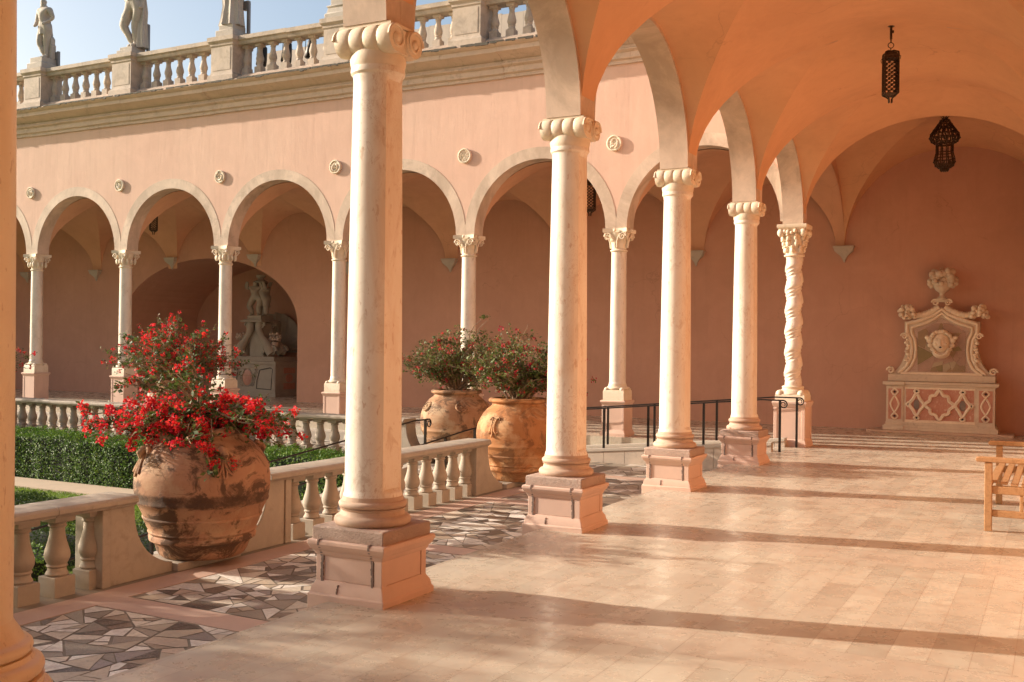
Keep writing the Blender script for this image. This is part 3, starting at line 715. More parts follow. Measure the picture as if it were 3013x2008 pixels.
def bolster(b,y,L=.21,R0=.094):
    zc=3.4795; prof=[];n=40
    for i in range(n+1):
        t=i/n; x=-L+2*L*t; u=t*4
        sc_=abs(math.sin(pi*u)); r=R0*(.86+.14*(sc_**.45))
        if i in(0,n): r=R0*.92
        prof.append((r,x))
    Mx=Matrix.Translation((0,y,zc))@Matrix.Rotation(pi/2,4,'Y')
    b.lathe(prof,0,0,24,M=Mx)
    for sx in(-1,1):
        b.spiral((sx*(L+.002),y,zc),R0*.86,1.5,Matrix.Rotation(pi/2,4,'Z'),.011,sgn=1 if y>0 else -1)
        b.ball((sx*(L+.004),y,zc-.0),(.012,.03,.03),8,6)
def big_column(label,loc,taper=True):
    c=thing('column',label,'column',loc,0,'marble columns of the near arcade')
    big_pedestal(c)
    b=MB(); pr=[(.20,.448)]+tor(.242,.45,.515)+[(.205,.52),(.198,.545),(.21,.56)]+tor(.215,.56,.605)+[(.192,.61),(.19,.632)]
    b.lathe(pr,0,0,40); b.build('base',M['basestone'],c,smooth=50)
    b=MB(); n=26; pr=[(.186,.628),(.186,.64),(.179,.66)]
    for i in range(n+1):
        t=i/n; pr.append((.178-.024*t**1.5,.68+(3.24-.68)*t))
    pr+=[(.157,3.27),(.170,3.285),(.172,3.30),(.17,3.32)]
    b.lathe(pr,0,0,72,rf=lambda r,z,a: shaft_rf(r,z,a) if .66<z<3.26 else r); b.build('shaft',M['shaft'],c,smooth=28)
    b=MB(); bolster(b,-.098); bolster(b,.098)
    b.lathe([(.165,3.31),(.172,3.335),(.178,3.37),(.165,3.42)],0,0,32); b.box(-.19,.19,-.10,.10,3.40,3.55)
    b.box(-.195,.195,-.15,.15,3.555,3.5735)
    b.build('capital',M['cap'],c,smooth=45)
    return c
C1=big_column('largest full marble column, nearest to the viewer, left of centre',(XR,Y1,0))
for k,l in((1,'second marble column from the viewer, in front of the orange jar'),(2,'third marble column from the viewer, standing before the ramp wall'),(3,'fourth and smallest scroll capital column, beside the iron rail ends')):
    dup(C1,l,(XR,Y1+S*k,0))
# C0 : yellow column at the left edge
c=thing('column','yellow marble shaft cut by the left edge, with wide stepped base','column',(XR,2.62,0),0,'marble columns of the near arcade')
b=MB(); b.sq([(.37,-.36),(.37,.10),(.36,.12)]); b.build('pedestal',M['ped'],c,smooth=20,bevel=.005)
b=MB(); b.lathe([(.335,.12)]+tor(.35,.125,.215,8)+[(.315,.22),(.31,.235),(.315,.245)]+tor(.315,.245,.315,7)+[(.275,.32),(.27,.335)]+tor(.272,.335,.39,6)+[(.235,.40),(.222,.425),(.205,.45),(.195,.47)],0,0,56); b.build('base',M['yshaft'],c,smooth=50)
b=MB(); b.lathe([(.193+.002-.02*(i/20)**1.6,.47+(3.3-.47)*i/20) for i in range(21)],0,0,56); b.build('shaft',M['yshaft'],c,smooth=40)
b=MB(); bolster(b,-.098); bolster(b,.098); b.lathe([(.175,3.30),(.18,3.38),(.165,3.45)],0,0,32); b.box(-.19,.19,-.15,.15,3.44,3.5735); b.build('capital',M['cap'],c,smooth=45)

def small_column(label,x,zp,volute=2,far=True,grp='slender columns of the far arcade'):
    c=thing('slender_column',label,'column',(x,Y5,0),0,grp)
    b=MB(); b.sq([(.235,-.02),(.235,.05),(.21,.10),(.2,.12),(.2,zp-.08),(.205,zp-.075),(.225,zp-.03),(.235,zp-.02),(.235,zp),(.22,zp+.01)])
    for sx in(-1,1):
        for sy in(-1,1): b.box(min(sx*.16,sx*.207),max(sx*.16,sx*.207),min(sy*.16,sy*.207),max(sy*.16,sy*.207),.11,zp-.06)
    b.build('pedestal',M['ped'],c,smooth=25,bevel=.004)
    b=MB(); b.sq([(.195,zp+.01),(.195,zp+.17),(.185,zp+.19)]); b.lathe([(.16,zp+.185)]+tor(.195,zp+.19,zp+.25)+[(.165,zp+.255),(.16,zp+.275),(.155,zp+.30)],0,0,24)
    for sx in(-1,1):
        for sy in(-1,1): b.ball((sx*.145,sy*.145,zp+.20),(.05,.05,.04),8,5)
    b.build('base',M['cap'],c,smooth=45)
    z0=zp+.30; b=MB(); b.lathe([(.152,z0),(.145,z0+.03)]+[(.145-.012*(i/12)**1.5,z0+.03+(3.235-z0-.03)*i/12) for i in range(13)],0,0,28); b.build('shaft',M['shaft2'],c,smooth=40)
    b=MB(); b.lathe([(.135,3.225)]+tor(.158,3.235,3.265,4)+[(.132,3.27),(.135,3.34),(.15,3.44),(.185,3.53),(.19,3.56)],0,0,24)
    # abacus, concave sided
    P=[]; h=.225
    for q in range(4):
        for i in range(6):
            t=i/6; a=Vector((-h+2*h*t,-h+.05*math.sin(pi*t)));   a=Matrix.Rotation(q*pi/2,2)@a; P.append((a.x,a.y))
    b.prism(P,'z',3.565,3.634); b.prism([(p[0]*.9,p[1]*.9) for p in P],'z',3.545,3.57)
    for q in range(4):
        Mq=Matrix.Rotation(q*pi/2,3,'Z')
        for sx in(-1,1):
            b.spiral(Mq@Vector((sx*.135,-.195,3.49)),.062,1.6,Mq@Matrix.Rotation(0,3,'Z'),.015,sgn=sx,n=20)
            if volute==2: b.tube([Mq@Vector(p) for p in((sx*.015,-.15,3.30),(sx*.02,-.165,3.40),(sx*.045,-.18,3.47),(sx*.09,-.195,3.535),(sx*.14,-.2,3.553))],[.02,.017,.015,.013,.011],6)
        if volute==2: b.ball(Mq@Vector((0,-.215,3.60)),(.03,.02,.03),8,6)
        else:
            for j in range(3): b.ball(Mq@Vector((-.1+.1*j,-.16-.01*j%2,3.38)),(.035,.03,.07),8,6)
    b.build('capital',M['cap'],c,smooth=45)
    return c
A6=small_column('slender column standing behind the iron ramp rail',XR-S2,.615-.0)
dup(A6,'slender column rising behind the two bougainvillea jars',(XR-S2*2,Y5,0))
small_column('slender column just left of the nearest large column',XR-S2*3,.56,2)
A3=small_column('slender column in front of the niche fountain, above the red flowers',XR-S2*4,.54,1)
A2=small_column('slender column on a tall pedestal left of the red bougainvillea',XR-S2*5,.74,1)
dup(A2,'leftmost slender column fully visible on a tall pedestal',(XR-S2*6,Y5,0))
for k in(7,8): dup(A2,'slender column of the far arcade outside the left edge',(XR-S2*k,Y5,0))['group']='columns beyond the left edge'
# twisted corner column
c=thing('twisted_column','spirally carved corner column with leafy capital at the end of the row','column',(XR,Y5,0))
b=MB(); b.sq([(.27,-.36),(.27,.05),(.255,.10),(.24,.12),(.24,.62),(.25,.63),(.265,.67),(.275,.69),(.275,.715),(.26,.725)],0,0)
for sx in(-1,1):
    for sy in(-1,1): b.box(min(sx*.195,sx*.25),max(sx*.195,sx*.25),min(sy*.195,sy*.25),max(sy*.195,sy*.25),.11,.635)
b.build('pedestal',M['ped'],c,smooth=25,bevel=.004)
b=MB(); b.sq([(.235,.725),(.235,.81),(.225,.835)]); b.lathe([(.22,.80),(.235,.84),(.21,.89),(.17,.91),(.165,.93)]+tor(.175,.93,.965)+[(.15,.97)],0,0,28)
for sx in(-1,1):
    for sy in(-1,1): b.ball((sx*.17,sy*.17,.835),(.07,.07,.07),8,6)
b.build('base',M['cap'],c,smooth=45)
b=MB(); nz=260; na_=80; vs=[];fs=[]
for k in range(nz+1):
    t=k/nz; z=.965+(3.07-.965)*t; env=min(1,min(t,1-t)*14); ph=2*pi*t*6.2
    ox=.003*env*math.cos(ph); oy=.003*env*math.sin(ph)
    for i in range(na_):
        a=2*pi*i/na_; w=a-ph-0
        q=math.cos(w); rr=.134+.009*env*q
        g=(w/(2*pi))%1.0
        if .05<g<.55: rr-=env*.014*abs(math.sin((g-.05)/.50*pi*3))**.6
        vs.append((ox+rr*math.cos(a),oy+rr*math.sin(a),z))
for k in range(nz):
    for i in range(na_): j=(i+1)%na_; fs.append((k*na_+i,k*na_+j,(k+1)*na_+j,(k+1)*na_+i))
b.add(vs,fs); b.build('shaft',M['shaft2'],c,smooth=60)
b=MB(); b.lathe([(.13,3.055)]+tor(.165,3.06,3.095)+[(.135,3.10),(.14,3.2),(.165,3.33),(.20,3.43),(.2,3.48)],0,0,28)
random.seed(9)
for row,(z,r,n) in enumerate(((3.17,.150,8),(3.27,.170,8),(3.36,.19,10))):
    for i in range(n):
        a=2*pi*(i+.5*row)/n; b.ball((r*math.cos(a),r*math.sin(a),z),(.035,.035,.055),8,6)
        b.ball((1.15*r*math.cos(a),1.15*r*math.sin(a),z+.045),(.028,.028,.022),7,5)
for q in range(4):
    a=pi/4+q*pi/2; b.ball((.255*math.cos(a),.255*math.sin(a),3.44),(.06,.06,.07),10,8)
    for i in range(5):
        a2=a+R(15+15*i); b.ball((.225*math.cos(a2),.225*math.sin(a2),3.46+random.uniform(-.03,.02)),random.uniform(.025,.04),8,6)
b.sq([(.2,3.47),(.215,3.50),(.235,3.52),(.235,3.5735)])
b.build('capital',M['cap'],c,smooth=50)

# ------------------------------------------------------------------ wall roundels
RL=['carved roundel on the pink wall, leftmost, above the first visible arch pier','carved oval roundel above the second pier from the left','carved roundel with a deer like animal above the third pier','carved roundel just left of the nearest column shaft','openwork rosette roundel with many small holes','largest carved roundel with a curling creature, right of the second column']
for i,x in enumerate([-22.24,-19.18,-16.11,-13.01,-9.98,-6.945]):
    t=thing('roundel',RL[i],'roundel',(x,YO,5.125),0,'carved stone roundels on the pink wall')
    Mx=Matrix.Rotation(pi/2,4,'X'); b=MB(); b.lathe([(.135,0),(.142,.02),(.142,.04),(.125,.052),(.112,.045),(.11,.034)],0,0,28,M=Mx); b.build('disc',M['cap'],t,smooth=40)
    b=MB(); random.seed(40+i)
    if i==4:
        for j in range(10):
            a=2*pi*j/10; b.tube([(.02*math.cos(a),-.04,.02*math.sin(a)),(.105*math.cos(a),-.045,.105*math.sin(a))],.007,5); b.ball((.08*math.cos(a+.3),-.04,.08*math.sin(a+.3)),.012,6,4)
    else:
        pts=[]
        for j in range(26):
            q=j/25; a=q*9+i; r=.095*(1-q*.75); pts.append((r*math.cos(a)*(.8 if i%2 else 1),-.045-.006*math.sin(q*20),r*math.sin(a)))
        b.tube(pts,[.016-.008*j/25 for j in range(26)],6)
        for j in range(6): b.ball((random.uniform(-.06,.06),-.042,random.uniform(-.07,.07)),(.018,.012,.026),7,5)
    b.build('relief',M['cap'],t,smooth=50)

# ------------------------------------------------------------------ jars
def jar(label,loc,mat,style,rz=0,sc_=1.0):
    t=thing('terracotta_jar',label,'jar',loc,rz,'big terracotta jars standing in the balustrade gaps')
    pr=[(.0,0.),(.345,0.),(.365,.015),(.385,.05),(.40,.10),(.43,.135),(.452,.145),(.455,.18),(.445,.195),(.452,.205),(.462,.215),(.455,.23),(.475,.27),(.492,.315),(.505,.335),(.508,.345),(.50,.355),(.525,.41),(.545,.455),(.562,.47),(.566,.485),(.560,.50),(.572,.56),(.578,.62),(.575,.69),(.56,.76),(.53,.83),(.49,.90),(.44,.96),(.39,1.0),(.365,1.02),(.36,1.045),(.375,1.055),(.40,1.062),(.412,1.08),(.408,1.10),(.39,1.115),(.36,1.12),(.335,1.11),(.325,1.08),(.33,1.02),(.36,.99)]
    # refine
    P=[pr[0]]
    for (a,b_) in zip(pr[:-1],pr[1:]):
        m_=max(1,int(abs(b_[1]-a[1])/.03)+int(abs(b_[0]-a[0])/.08))
        for i in range(1,m_+1): P.append((a[0]+(b_[0]-a[0])*i/m_,a[1]+(b_[1]-a[1])*i/m_))
    sd=random.random()*50
    def rf(r,z,a):
        if r<.2: return r
        v=noise.noise(Vector((math.cos(a)*1.3+sd,math.sin(a)*1.3,z*2)))*.012+noise.noise(Vector((math.cos(a)*6+sd,math.sin(a)*6,z*9)))*.0035
        return r+v
    b=MB(); b.lathe(P,0,0,72,cap=False,rf=rf); b.build('body',mat,t,smooth=60)
    b=MB(); b.lathe([(.0,1.0),(.2,1.01),(.345,1.0)],0,0,24,cap=False); b.build('soil',M['soil'],t)
    def S_(a,z,off=.01):   # surface point
        rr=np.interp(z,[p[1] for p in pr[22:31]],[p[0] for p in pr[22:31]])+off
        return Vector((rr*math.cos(a),rr*math.sin(a),z))
    if style==0:   # drooping three loop handles, all round
        for k in range(4):
            a=R(-118)+k*pi/2; b=MB()
            for d,l in((-.05,.17),(0,.20),(.05,.17)):
                pts=[]
                for i in range(25):
                    q=i/24; zz=.93-.06*q if q<.0 else 0
                    u=2*pi*q
                    w_=(.5-.5*math.cos(u)); z=.94-(l+.03)*(.5-.5*math.cos(u)); an=a+d*2.6*w_**1.5*.9+ .045*math.sin(u)*w_
                    pts.append(S_(an,z,.012))
                b.tube(pts,.011,6)
            b.tube([S_(a,.95,.01),S_(a,.93,.05),S_(a+.02,.90,.055),S_(a,.86,.02)],[.03,.035,.032,.02],8)
            b.tube([S_(a-.09,.93,.01),S_(a,.95,.035),S_(a+.1,.93,.02),S_(a+.17,.89,.01)],[.018,.028,.026,.012],8)
            b.build('handle_ornament',mat,t,smooth=50)
    elif style==1: # medallions
        for k in range(5):
            a=R(-122)+k*2*pi/5; b=MB(); c_=S_(a,.86,.004); nrm=Vector((math.cos(a),math.sin(a),.75)).normalized()
            q=nrm.to_track_quat('Z','Y').to_matrix()
            for rr,tr in((.082,.013),(.045,.01)):
                b.tube([c_+q@Vector((rr*math.cos(u),rr*math.sin(u),.004)) for u in [2*pi*i/20 for i in range(21)]],tr,6)
            for i in range(8): u=2*pi*i/8; b.ball(c_+q@Vector((.062*math.cos(u),.062*math.sin(u),.004)),.014,6,4)
            b.ball(c_,.03,8,6); b.build('medallion',mat,t,smooth=50)
    else:          # fleur shaped scroll relief
        for k in range(3):
            a=R(-100)+k*2*pi/3; b=MB()
            for sgn in(-1,1):
                b.tube([S_(a+sgn*d,z,.008) for d,z in((.16,.84),(.12,.87),(.06,.85),(.035,.78),(.05,.70),(.10,.66),(.15,.68))],[.008,.014,.017,.015,.016,.014,.008],6)
            b.tube([S_(a,z,.008) for z in(.86,.80,.74,.68,.64)],[.008,.014,.018,.02,.01],6); b.ball(S_(a,.63,.01),.022,8,6)
            b.build('relief_ornament',mat,t,smooth=50)
    return t
random.seed(21)
ZJ=ZM+.072
jar('biggest jar with dark crusted bands, under the bright red bougainvillea',(-6.64,6.80,ZJ),M['terra'],0)
jar('orange jar with scroll relief directly behind the second column',(-6.60,12.72,ZJ),M['terra3'],2)
jar('mottled jar with round medallions, left of the orange one',(-8.57,14.33,ZJ),M['terra2'],1)
jar('far jar mostly hidden behind the red bougainvillea in front',(-14.56,14.22,ZJ),M['terra2'],1,.6)
jar('jar outside the left edge whose branch reaches into view',(-20.38,14.22,ZJ),M['terra2'],1,1.)

# ------------------------------------------------------------------ foliage
def leaf_mesh(name,centres,normals,size,mat,parent=None,asp=.55,jit=.35,fold=.25):
    """folded two-quad leaves"""
    n=len(centres); c=np.array(centres); nn=np.array(normals)
    rng=np.random.default_rng(abs(hash(name))%1000 if False else n)
    nn=nn+rng.normal(0,jit,(n,3)); nn/=np.linalg.norm(nn,axis=1)[:,None]+1e-9
    r=rng.normal(0,1,(n,3)); t=np.cross(nn,r); t/=np.linalg.norm(t,axis=1)[:,None]+1e-9; s_=np.cross(nn,t)
    L=(size*(rng.uniform(.65,1.3,n)))[:,None]; W=L*asp
    v=np.stack([c-t*L*.5, c+s_*W*.5+nn*L*fold*.3, c+t*L*.5, c-s_*W*.5+nn*L*fold*.3],1).reshape(-1,3)
    f=np.arange(n*4).reshape(-1,4); tri=np.concatenate([f[:,[0,1,2]],f[:,[0,2,3]]])
    me=bpy.data.meshes.new(name); me.vertices.add(len(v)); me.vertices.foreach_set('co',v.ravel())
    me.loops.add(len(tri)*3); me.loops.foreach_set('vertex_index',tri.ravel().astype(np.int32))
    me.polygons.add(len(tri)); me.polygons.foreach_set('loop_start',np.arange(len(tri),dtype=np.int32)*3)
    me.update(calc_edges=True); me.materials.append(mat)
    o=bpy.data.objects.new(name,me); col.objects.link(o)
    if parent is not None: o.parent=parent
    return o
def bougainvillea(label,loc,seed,nb,tgt,leafn,flown,lsize,fsize,lm,fm,trunk_h=.35,twig_n=7,cl=10,extra=None,crown=None):
    """tgt(rnd)->Vector end point relative to the jar mouth"""
    rnd=random.Random(seed); t=thing('bougainvillea',label,'plant',loc)
    br=MB(); lp=[];ln=[];fp=[];fn=[]
    ends=[tgt(rnd) for _ in range(nb)]+(extra or []); nmain=len(ends)
    if crown: ends+=[crown[0](rnd) for _ in range(crown[1])]
    gp=[];gn=[]
    for ei,e in enumerate(ends):
        up2=ei>=nmain
        s0=Vector((rnd.uniform(-.08,.08),rnd.uniform(-.08,.08),-.03)); e=Vector(e)
        mid=Vector((e.x*.35,e.y*.35,max(e.z*.75,.2)+trunk_h*.2))
        pts=[]
        for i in range(9):
            q=i/8; p=s0*(1-q)**2+mid*2*q*(1-q)+e*q*q
            if 0<i: p+=Vector((rnd.gauss(0,.02),rnd.gauss(0,.02),rnd.gauss(0,.02)))*min(1,q*2)
            pts.append(p)
        br.tube(pts,[.016*(1-.8*i/8) for i in range(9)],5)
        for k in range(twig_n):
            q=rnd.uniform(.35,1.0); i=min(7,int(q*8)); p=pts[i].lerp(pts[i+1],q*8-i) if i<8 else pts[8]
            d=Vector((rnd.gauss(0,1),rnd.gauss(0,1),rnd.gauss(.25,.7))).normalized()*rnd.uniform(.06,.24)
            d+=(e-mid).normalized()*.06
            br.tube([p,p+d*.5+Vector((0,0,.01)),p+d],[.004,.003,.002],4)
            for j in range(max(1,int(leafn/(len(ends)*twig_n)))):
                u=rnd.random(); c_=p+d*u+Vector((rnd.gauss(0,.028),rnd.gauss(0,.028),rnd.gauss(0,.022))); lp.append(c_); ln.append((rnd.gauss(0,.5),rnd.gauss(-.2,.5),1))
            if up2:
                if rnd.random()<.34:
                    c0=p+d*rnd.uniform(.7,1.1)
                    for j in range(int(rnd.uniform(6,20))):
                        v=Vector((rnd.gauss(0,1),rnd.gauss(0,1),rnd.gauss(0,1))).normalized()*rnd.uniform(.3,1)*.05; fp.append(c0+v); fn.append(v+Vector((0,0,.05)))
            elif rnd.random()<flown[0]:
                c0=p+d*rnd.uniform(.7,1.1)
                for j in range(int(flown[1]*rnd.uniform(.5,1.5))):
                    v=Vector((rnd.gauss(0,1),rnd.gauss(0,1),rnd.gauss(0,1))).normalized()*rnd.uniform(.3,1)*flown[2]; fp.append(c0+v); fn.append(v+Vector((0,0,.05)))
    br.build('branches',M['twig'],t,smooth=60)
    leaf_mesh('leaves',lp,ln,lsize,lm,t,.62,.6)
    leaf_mesh('flowers',fp,fn,fsize,fm,t,.8,.5)
    return t
ZT=ZJ+1.05
def t1(r):
    a=r.uniform(0,2*pi); d=r.uniform(.35,.88); return Vector((d*math.cos(a),d*math.sin(a),r.uniform(-.10,.24)*(1.1-d*.6)))
def dome(rx,h,lo=.15):
    def f(r):
        a=r.uniform(0,2*pi); e=r.uniform(0,1); d=rx*math.sqrt(e)*r.uniform(.75,1.05); z=h*(1-.62*(d/rx)**2)*r.uniform(.45,1.05)+lo*.3
        return Vector((d*math.cos(a),d*math.sin(a),z))
    return f
bougainvillea('bright red bougainvillea spilling over the rim of the biggest jar',(-6.64,6.80,ZT),3,62,t1,5600,(.50,40,.06),.050,.030,M['bleaf'],M['flower'],
   extra=[Vector((-.93,-.52,.12)),Vector((-.88,-.42,.02)),Vector((-.75,-.6,-.02)),Vector((.60,.40,.05)),Vector((.64,.26,.0)),Vector((.55,.44,.10)),Vector((.50,-.36,-.28)),Vector((.44,-.40,-.18)),Vector((.47,-.38,-.36)),Vector((.3,-.4,.0)),Vector((.0,-.5,.0)),Vector((-.2,-.5,.05))]+[Vector((-.5,-.3,.1)),Vector((.35,-.2,.12)),Vector((-.85,-.5,.05)),Vector((.1,-.45,-.02))]*2,twig_n=7,crown=(lambda r,f=dome(.66,.88,.2): f(r)+Vector((-.26,-.14,0)),13))
bougainvillea('loose reddish bougainvillea growing behind the mottled jar rim',(-8.57,14.33,ZT),5,95,dome(1.14,.95),9500,(.22,13,.05),.046,.032,M['bleaf2'],M['flower2'],twig_n=8,extra=[Vector((.35,.2,1.25)),Vector((.55,0,1.15))])
bougainvillea('rounded bougainvillea with few red bracts above the orange jar',(-6.60,12.72,ZT),6,95,dome(.94,.86),9500,(.22,13,.05),.046,.032,M['bleaf2'],M['flower2'],twig_n=8,extra=[Vector((.05,.1,1.08)),Vector((-.25,.1,.98))])
bougainvillea('wide airy bougainvillea with red sprays, behind the nearest one',(-14.56,14.22,ZT),8,130,dome(1.35,1.15,.1),9000,(.42,16,.055),.050,.036,M['bleaf2'],M['flower'],twig_n=8,extra=[Vector((-1.35,-.5,.55)),Vector((-1.15,-.3,.75)),Vector((-.9,-.3,.85)),Vector((-.5,0,1.15)),Vector((-.35,0,1.2)),Vector((.6,.3,1.0)),Vector((1.25,.6,.3)),Vector((1.3,.55,.15))])
bougainvillea('bougainvillea branch with red flowers entering at the left edge',(-20.38,14.22,ZT),10,60,dome(.9,.8),3000,(.4,14,.05),.046,.036,M['bleaf2'],M['flower'],twig_n=7,extra=[Vector((1.05,.5,.35)),Vector((1.0,.45,.45)),Vector((1.15,.55,.2)),Vector((1.05,.6,.3))])

def shade_tree(label,loc,H,R_,n,seed):
    rng=np.random.default_rng(seed); t=thing('shade_tree',label,'tree',loc)
    b=MB(); b.tube([(0,0,0),(.05,.03,H*.3),(-.04,.06,H*.55)],[.13,.10,.07],10); rd=random.Random(seed)
    cs=[]
    for i in range(26):
        a=rd.uniform(0,2*pi); d=R_*math.sqrt(rd.random()); z=H-R_*1.1+rd.uniform(-.75,.9)*R_*math.sqrt(max(.05,1-(d/R_)**2)); c_=Vector((d*math.cos(a),d*math.sin(a),z)); cs.append((c_,rd.uniform(.22,.45)*R_))
        b.tube([(-.03,.05,H*.45),c_*.55+Vector((0,0,H*.22)),c_],[.05,.03,.01],6)
    b.build('trunk',M['twig'],t,smooth=60); P=[];Q=[]
    for c_,r_ in cs:
        m_=int(n/26); v=rng.normal(0,1,(m_,3)); v/=np.linalg.norm(v,axis=1)[:,None]; rr=r_*rng.uniform(.35,1.1,(m_,1)); P.append(np.array(c_)+v*rr); Q.append(v)
    leaf_mesh('crown',np.concatenate(P),np.concatenate(Q),.085,M['hedge'],t,.55,.6); return t
shade_tree('leafy tree added outside the left edge to shade the near walk',(-12.6,3.1,ZC),4.5,1.3,9000,4)  # unseen tree, added to shade the near walk and first pedestal
shade_tree('taller leafy tree added outside the left edge to shade the front floor',(-13.6,.8,ZC),6.6,1.75,12000,9)  # second unseen tree, sized so its shade reaches the front floor
def hedge(label,x0,x1,y0,y1,z0,z1,n,seed,size=.034):
    rng=np.random.default_rng(seed); t=thing('hedge',label,'hedge',((x0+x1)/2,(y0+y1)/2,z0))
    cx_,cy_=(x0+x1)/2,(y0+y1)/2
    b=MB(); b.box(x0+.04-cx_,x1-.04-cx_,y0+.04-cy_,y1-.04-cy_,0,z1-z0-.05); b.build('core',M['core'],t,smooth=0)
    Lx,Ly,H=x1-x0,y1-y0,z1-z0; ar=[Lx*Ly*1.3,Lx*H*1.3,Ly*H,Ly*H,Lx*H*.3]; ar=np.array(ar)/sum(ar); P=[];Q=[]
    for k,fn in enumerate(('t','s','e','w','n')):
        m_=int(n*ar[k]); u=rng.uniform(0,1,m_); v=rng.uniform(0,1,m_); w=rng.normal(-.012,.022,m_)
        if fn=='t': p=np.stack([x0+u*Lx,y0+v*Ly,z1+w],1); q=np.tile((0,0,1),(m_,1))
        if fn=='s': p=np.stack([x0+u*Lx,y0-w,z0+v*H],1); q=np.tile((0,-1,.3),(m_,1))
        if fn=='n': p=np.stack([x0+u*Lx,y1+w,z0+v*H],1); q=np.tile((0,1,.3),(m_,1))
        if fn=='e': p=np.stack([x1+w,y0+u*Ly,z0+v*H],1); q=np.tile((1,0,.3),(m_,1))
        if fn=='w': p=np.stack([x0-w,y0+u*Ly,z0+v*H],1); q=np.tile((-1,0,.3),(m_,1))
        P.append(p);Q.append(q)
    P=np.concatenate(P);Q=np.concatenate(Q).astype(float)
    wob=.03*np.sin(P[:,0]*2.3+seed)*np.cos(P[:,1]*2.9)+.02*np.sin(P[:,0]*7)+.012*np.sin(P[:,0]*17+P[:,1]*11); P[:,2]+=wob*(P[:,2]>z0+.3); P[:,1]+=wob*.7
    P-=np.array([cx_,cy_,z0]); leaf_mesh('leaves',P,Q,size,M['hedge'],t,.6,.55)
    return t
hedge('long clipped dark green hedge in front of the far balustrade',-21.6,-9.3,12.72,13.86,ZC,-.20,74000,1,.036)
hedge('low clipped hedge seen between the nearest balusters',-10.8,-9.1,3.0,7.4,ZC,-.62,16000,2,.036)
# junipers & lawn blades
def shrub(label,loc,rx,ry,h,n,seed):
    rng=np.random.default_rng(seed); a=rng.uniform(0,2*pi,n); d=np.sqrt(rng.uniform(0,1,n)); z=(1-d**2.2)*h*rng.uniform(.55,1.1,n)*(1+.35*np.sin(a*5+seed)*np.cos(d*9))
    P=np.stack([rx*d*np.cos(a),ry*d*np.sin(a),np.maximum(z,.01)],1); Q=P*np.array([.6,.6,1.6])+np.array([0,0,.3])
    t=thing('juniper_shrub',label,'shrub',loc); leaf_mesh('leaves',P,Q,.05,M['juniper'],t,.3,.6)
    b=MB(); b.ball((0,0,-.05),(rx*.85,ry*.85,h*.62),20,10); b.build('core',M['core'],t); return t
shrub('spreading juniper on the lawn, seen above the near rail',(-14.2,10.1,ZC),2.0,1.1,.26,12000,1)
shrub('dark juniper seen between the nearest balusters',(-11.2,7.9,ZC),1.5,1.6,.5,9000,2)
shrub('low juniper behind the scooped gap of the biggest jar',(-10.0,9.6,ZC),1.0,1.4,.36,6000,3)
rng=np.random.default_rng(5); n=26000
P=np.stack([rng.uniform(-18.5,-9,n),rng.uniform(9.2,11.95,n),np.full(n,ZC+.012)],1); Q=rng.normal(0,1,(n,3)); Q[:,2]=.1
tag(leaf_mesh('grass',P,Q,.05,M['grass'],None,.2,.1),kind='stuff')
b=MB(); b.box(-30,-9.1,11.95,12.7,ZC-.05,ZC+.03); b.box(-9.1,-8.55,3,12.9,ZC-.05,ZC+.025); tag(b.build('garden_path',M['path'],smooth=0),kind='structure')

# ------------------------------------------------------------------ ramps and rails
SL=.0905
def zr(x): return min(0,(x+3.95)*SL)
b=MB(); b.prism([(-3.97,0),(-7.72,ZM),(-7.72,ZM-.1),(-3.97,ZM-.1)],'y',15.9,16.7)
R1=thing('north_ramp','pale stone ramp with two low slab walls rising to the loggia floor','ramp',(0,0,0))
b.build('slope',M['concrete'],R1,smooth=0)
for y0,y1,xe in((15.78,15.90,-3.87),(16.64,16.78,-3.87)):
    b=MB(); x=-8.1; 
    while x<xe-.01:
        x1=min(x+.37,xe)
        b.prism([(x+.003,ZM-.02),(x1-.003,ZM-.02),(x1-.003,.095+(x1+3.87)*SL),(x+.003,.095+(x+3.87)*SL)],'y',y0+.003,y1-.003); x=x1
    w=b.build('side_wall',M['rampwall'],R1,smooth=0)
    b=MB(); b.prism([(-8.1,.096+(-8.1+3.87)*SL),(xe,.096),(xe,.145),(-8.1,.145+(-8.1+3.87)*SL)],'y',y0-.012,y1+.012); b.build('coping',M['concrete'],w,smooth=0,bevel=.005)
def handrail(label,pts,posts,scroll,name='handrail',grp=None,w=.02,sd=1):
    """pts: centre line of top rail; scroll: direction at last point"""
    t=thing(name,label,'handrail',(0,0,0),0,grp)
    b=MB(); P=[Vector(p) for p in pts]; d=Vector(scroll).normalized()
    e=P[-1]; r0=.062; cv=[]
    for i in range(1,27):
        q=i/26; a=q*pi*2.75; r=r0*(1-.62*q); cv.append(e+d*(.05+r*math.sin(a))+Vector((0,0,-r0+r*math.cos(a))))
    b.tube(P+[e+d*.05]+cv,[.0115]*len(P)+[.0115]+[.0115-.005*i/26 for i in range(26)],8)
    b.build('rail',M['iron'],t,smooth=60)
    for (x,y,z0,z1) in posts:
        b=MB(); b.box(x-.016,x+.016,y-.016,y+.016,z0,z1); b.build('post',M['iron'],t,smooth=0)
    return t
ra=lambda x:.785+min(0,(x+4.05))*SL
G='iron handrails of the ramps'
handrail('front iron handrail of the far ramp, ending in a curl',[(-8.0,15.84,ra(-8.0)),(-4.05,15.84,.785),(-3.76,15.84,.785)],[(x,15.84,.14+(x+3.87)*SL,ra(x)) for x in(-7.6,-6.64,-5.87,-4.95)]+[(-3.76,15.84,0,.785)],(1,0,0),grp=G)
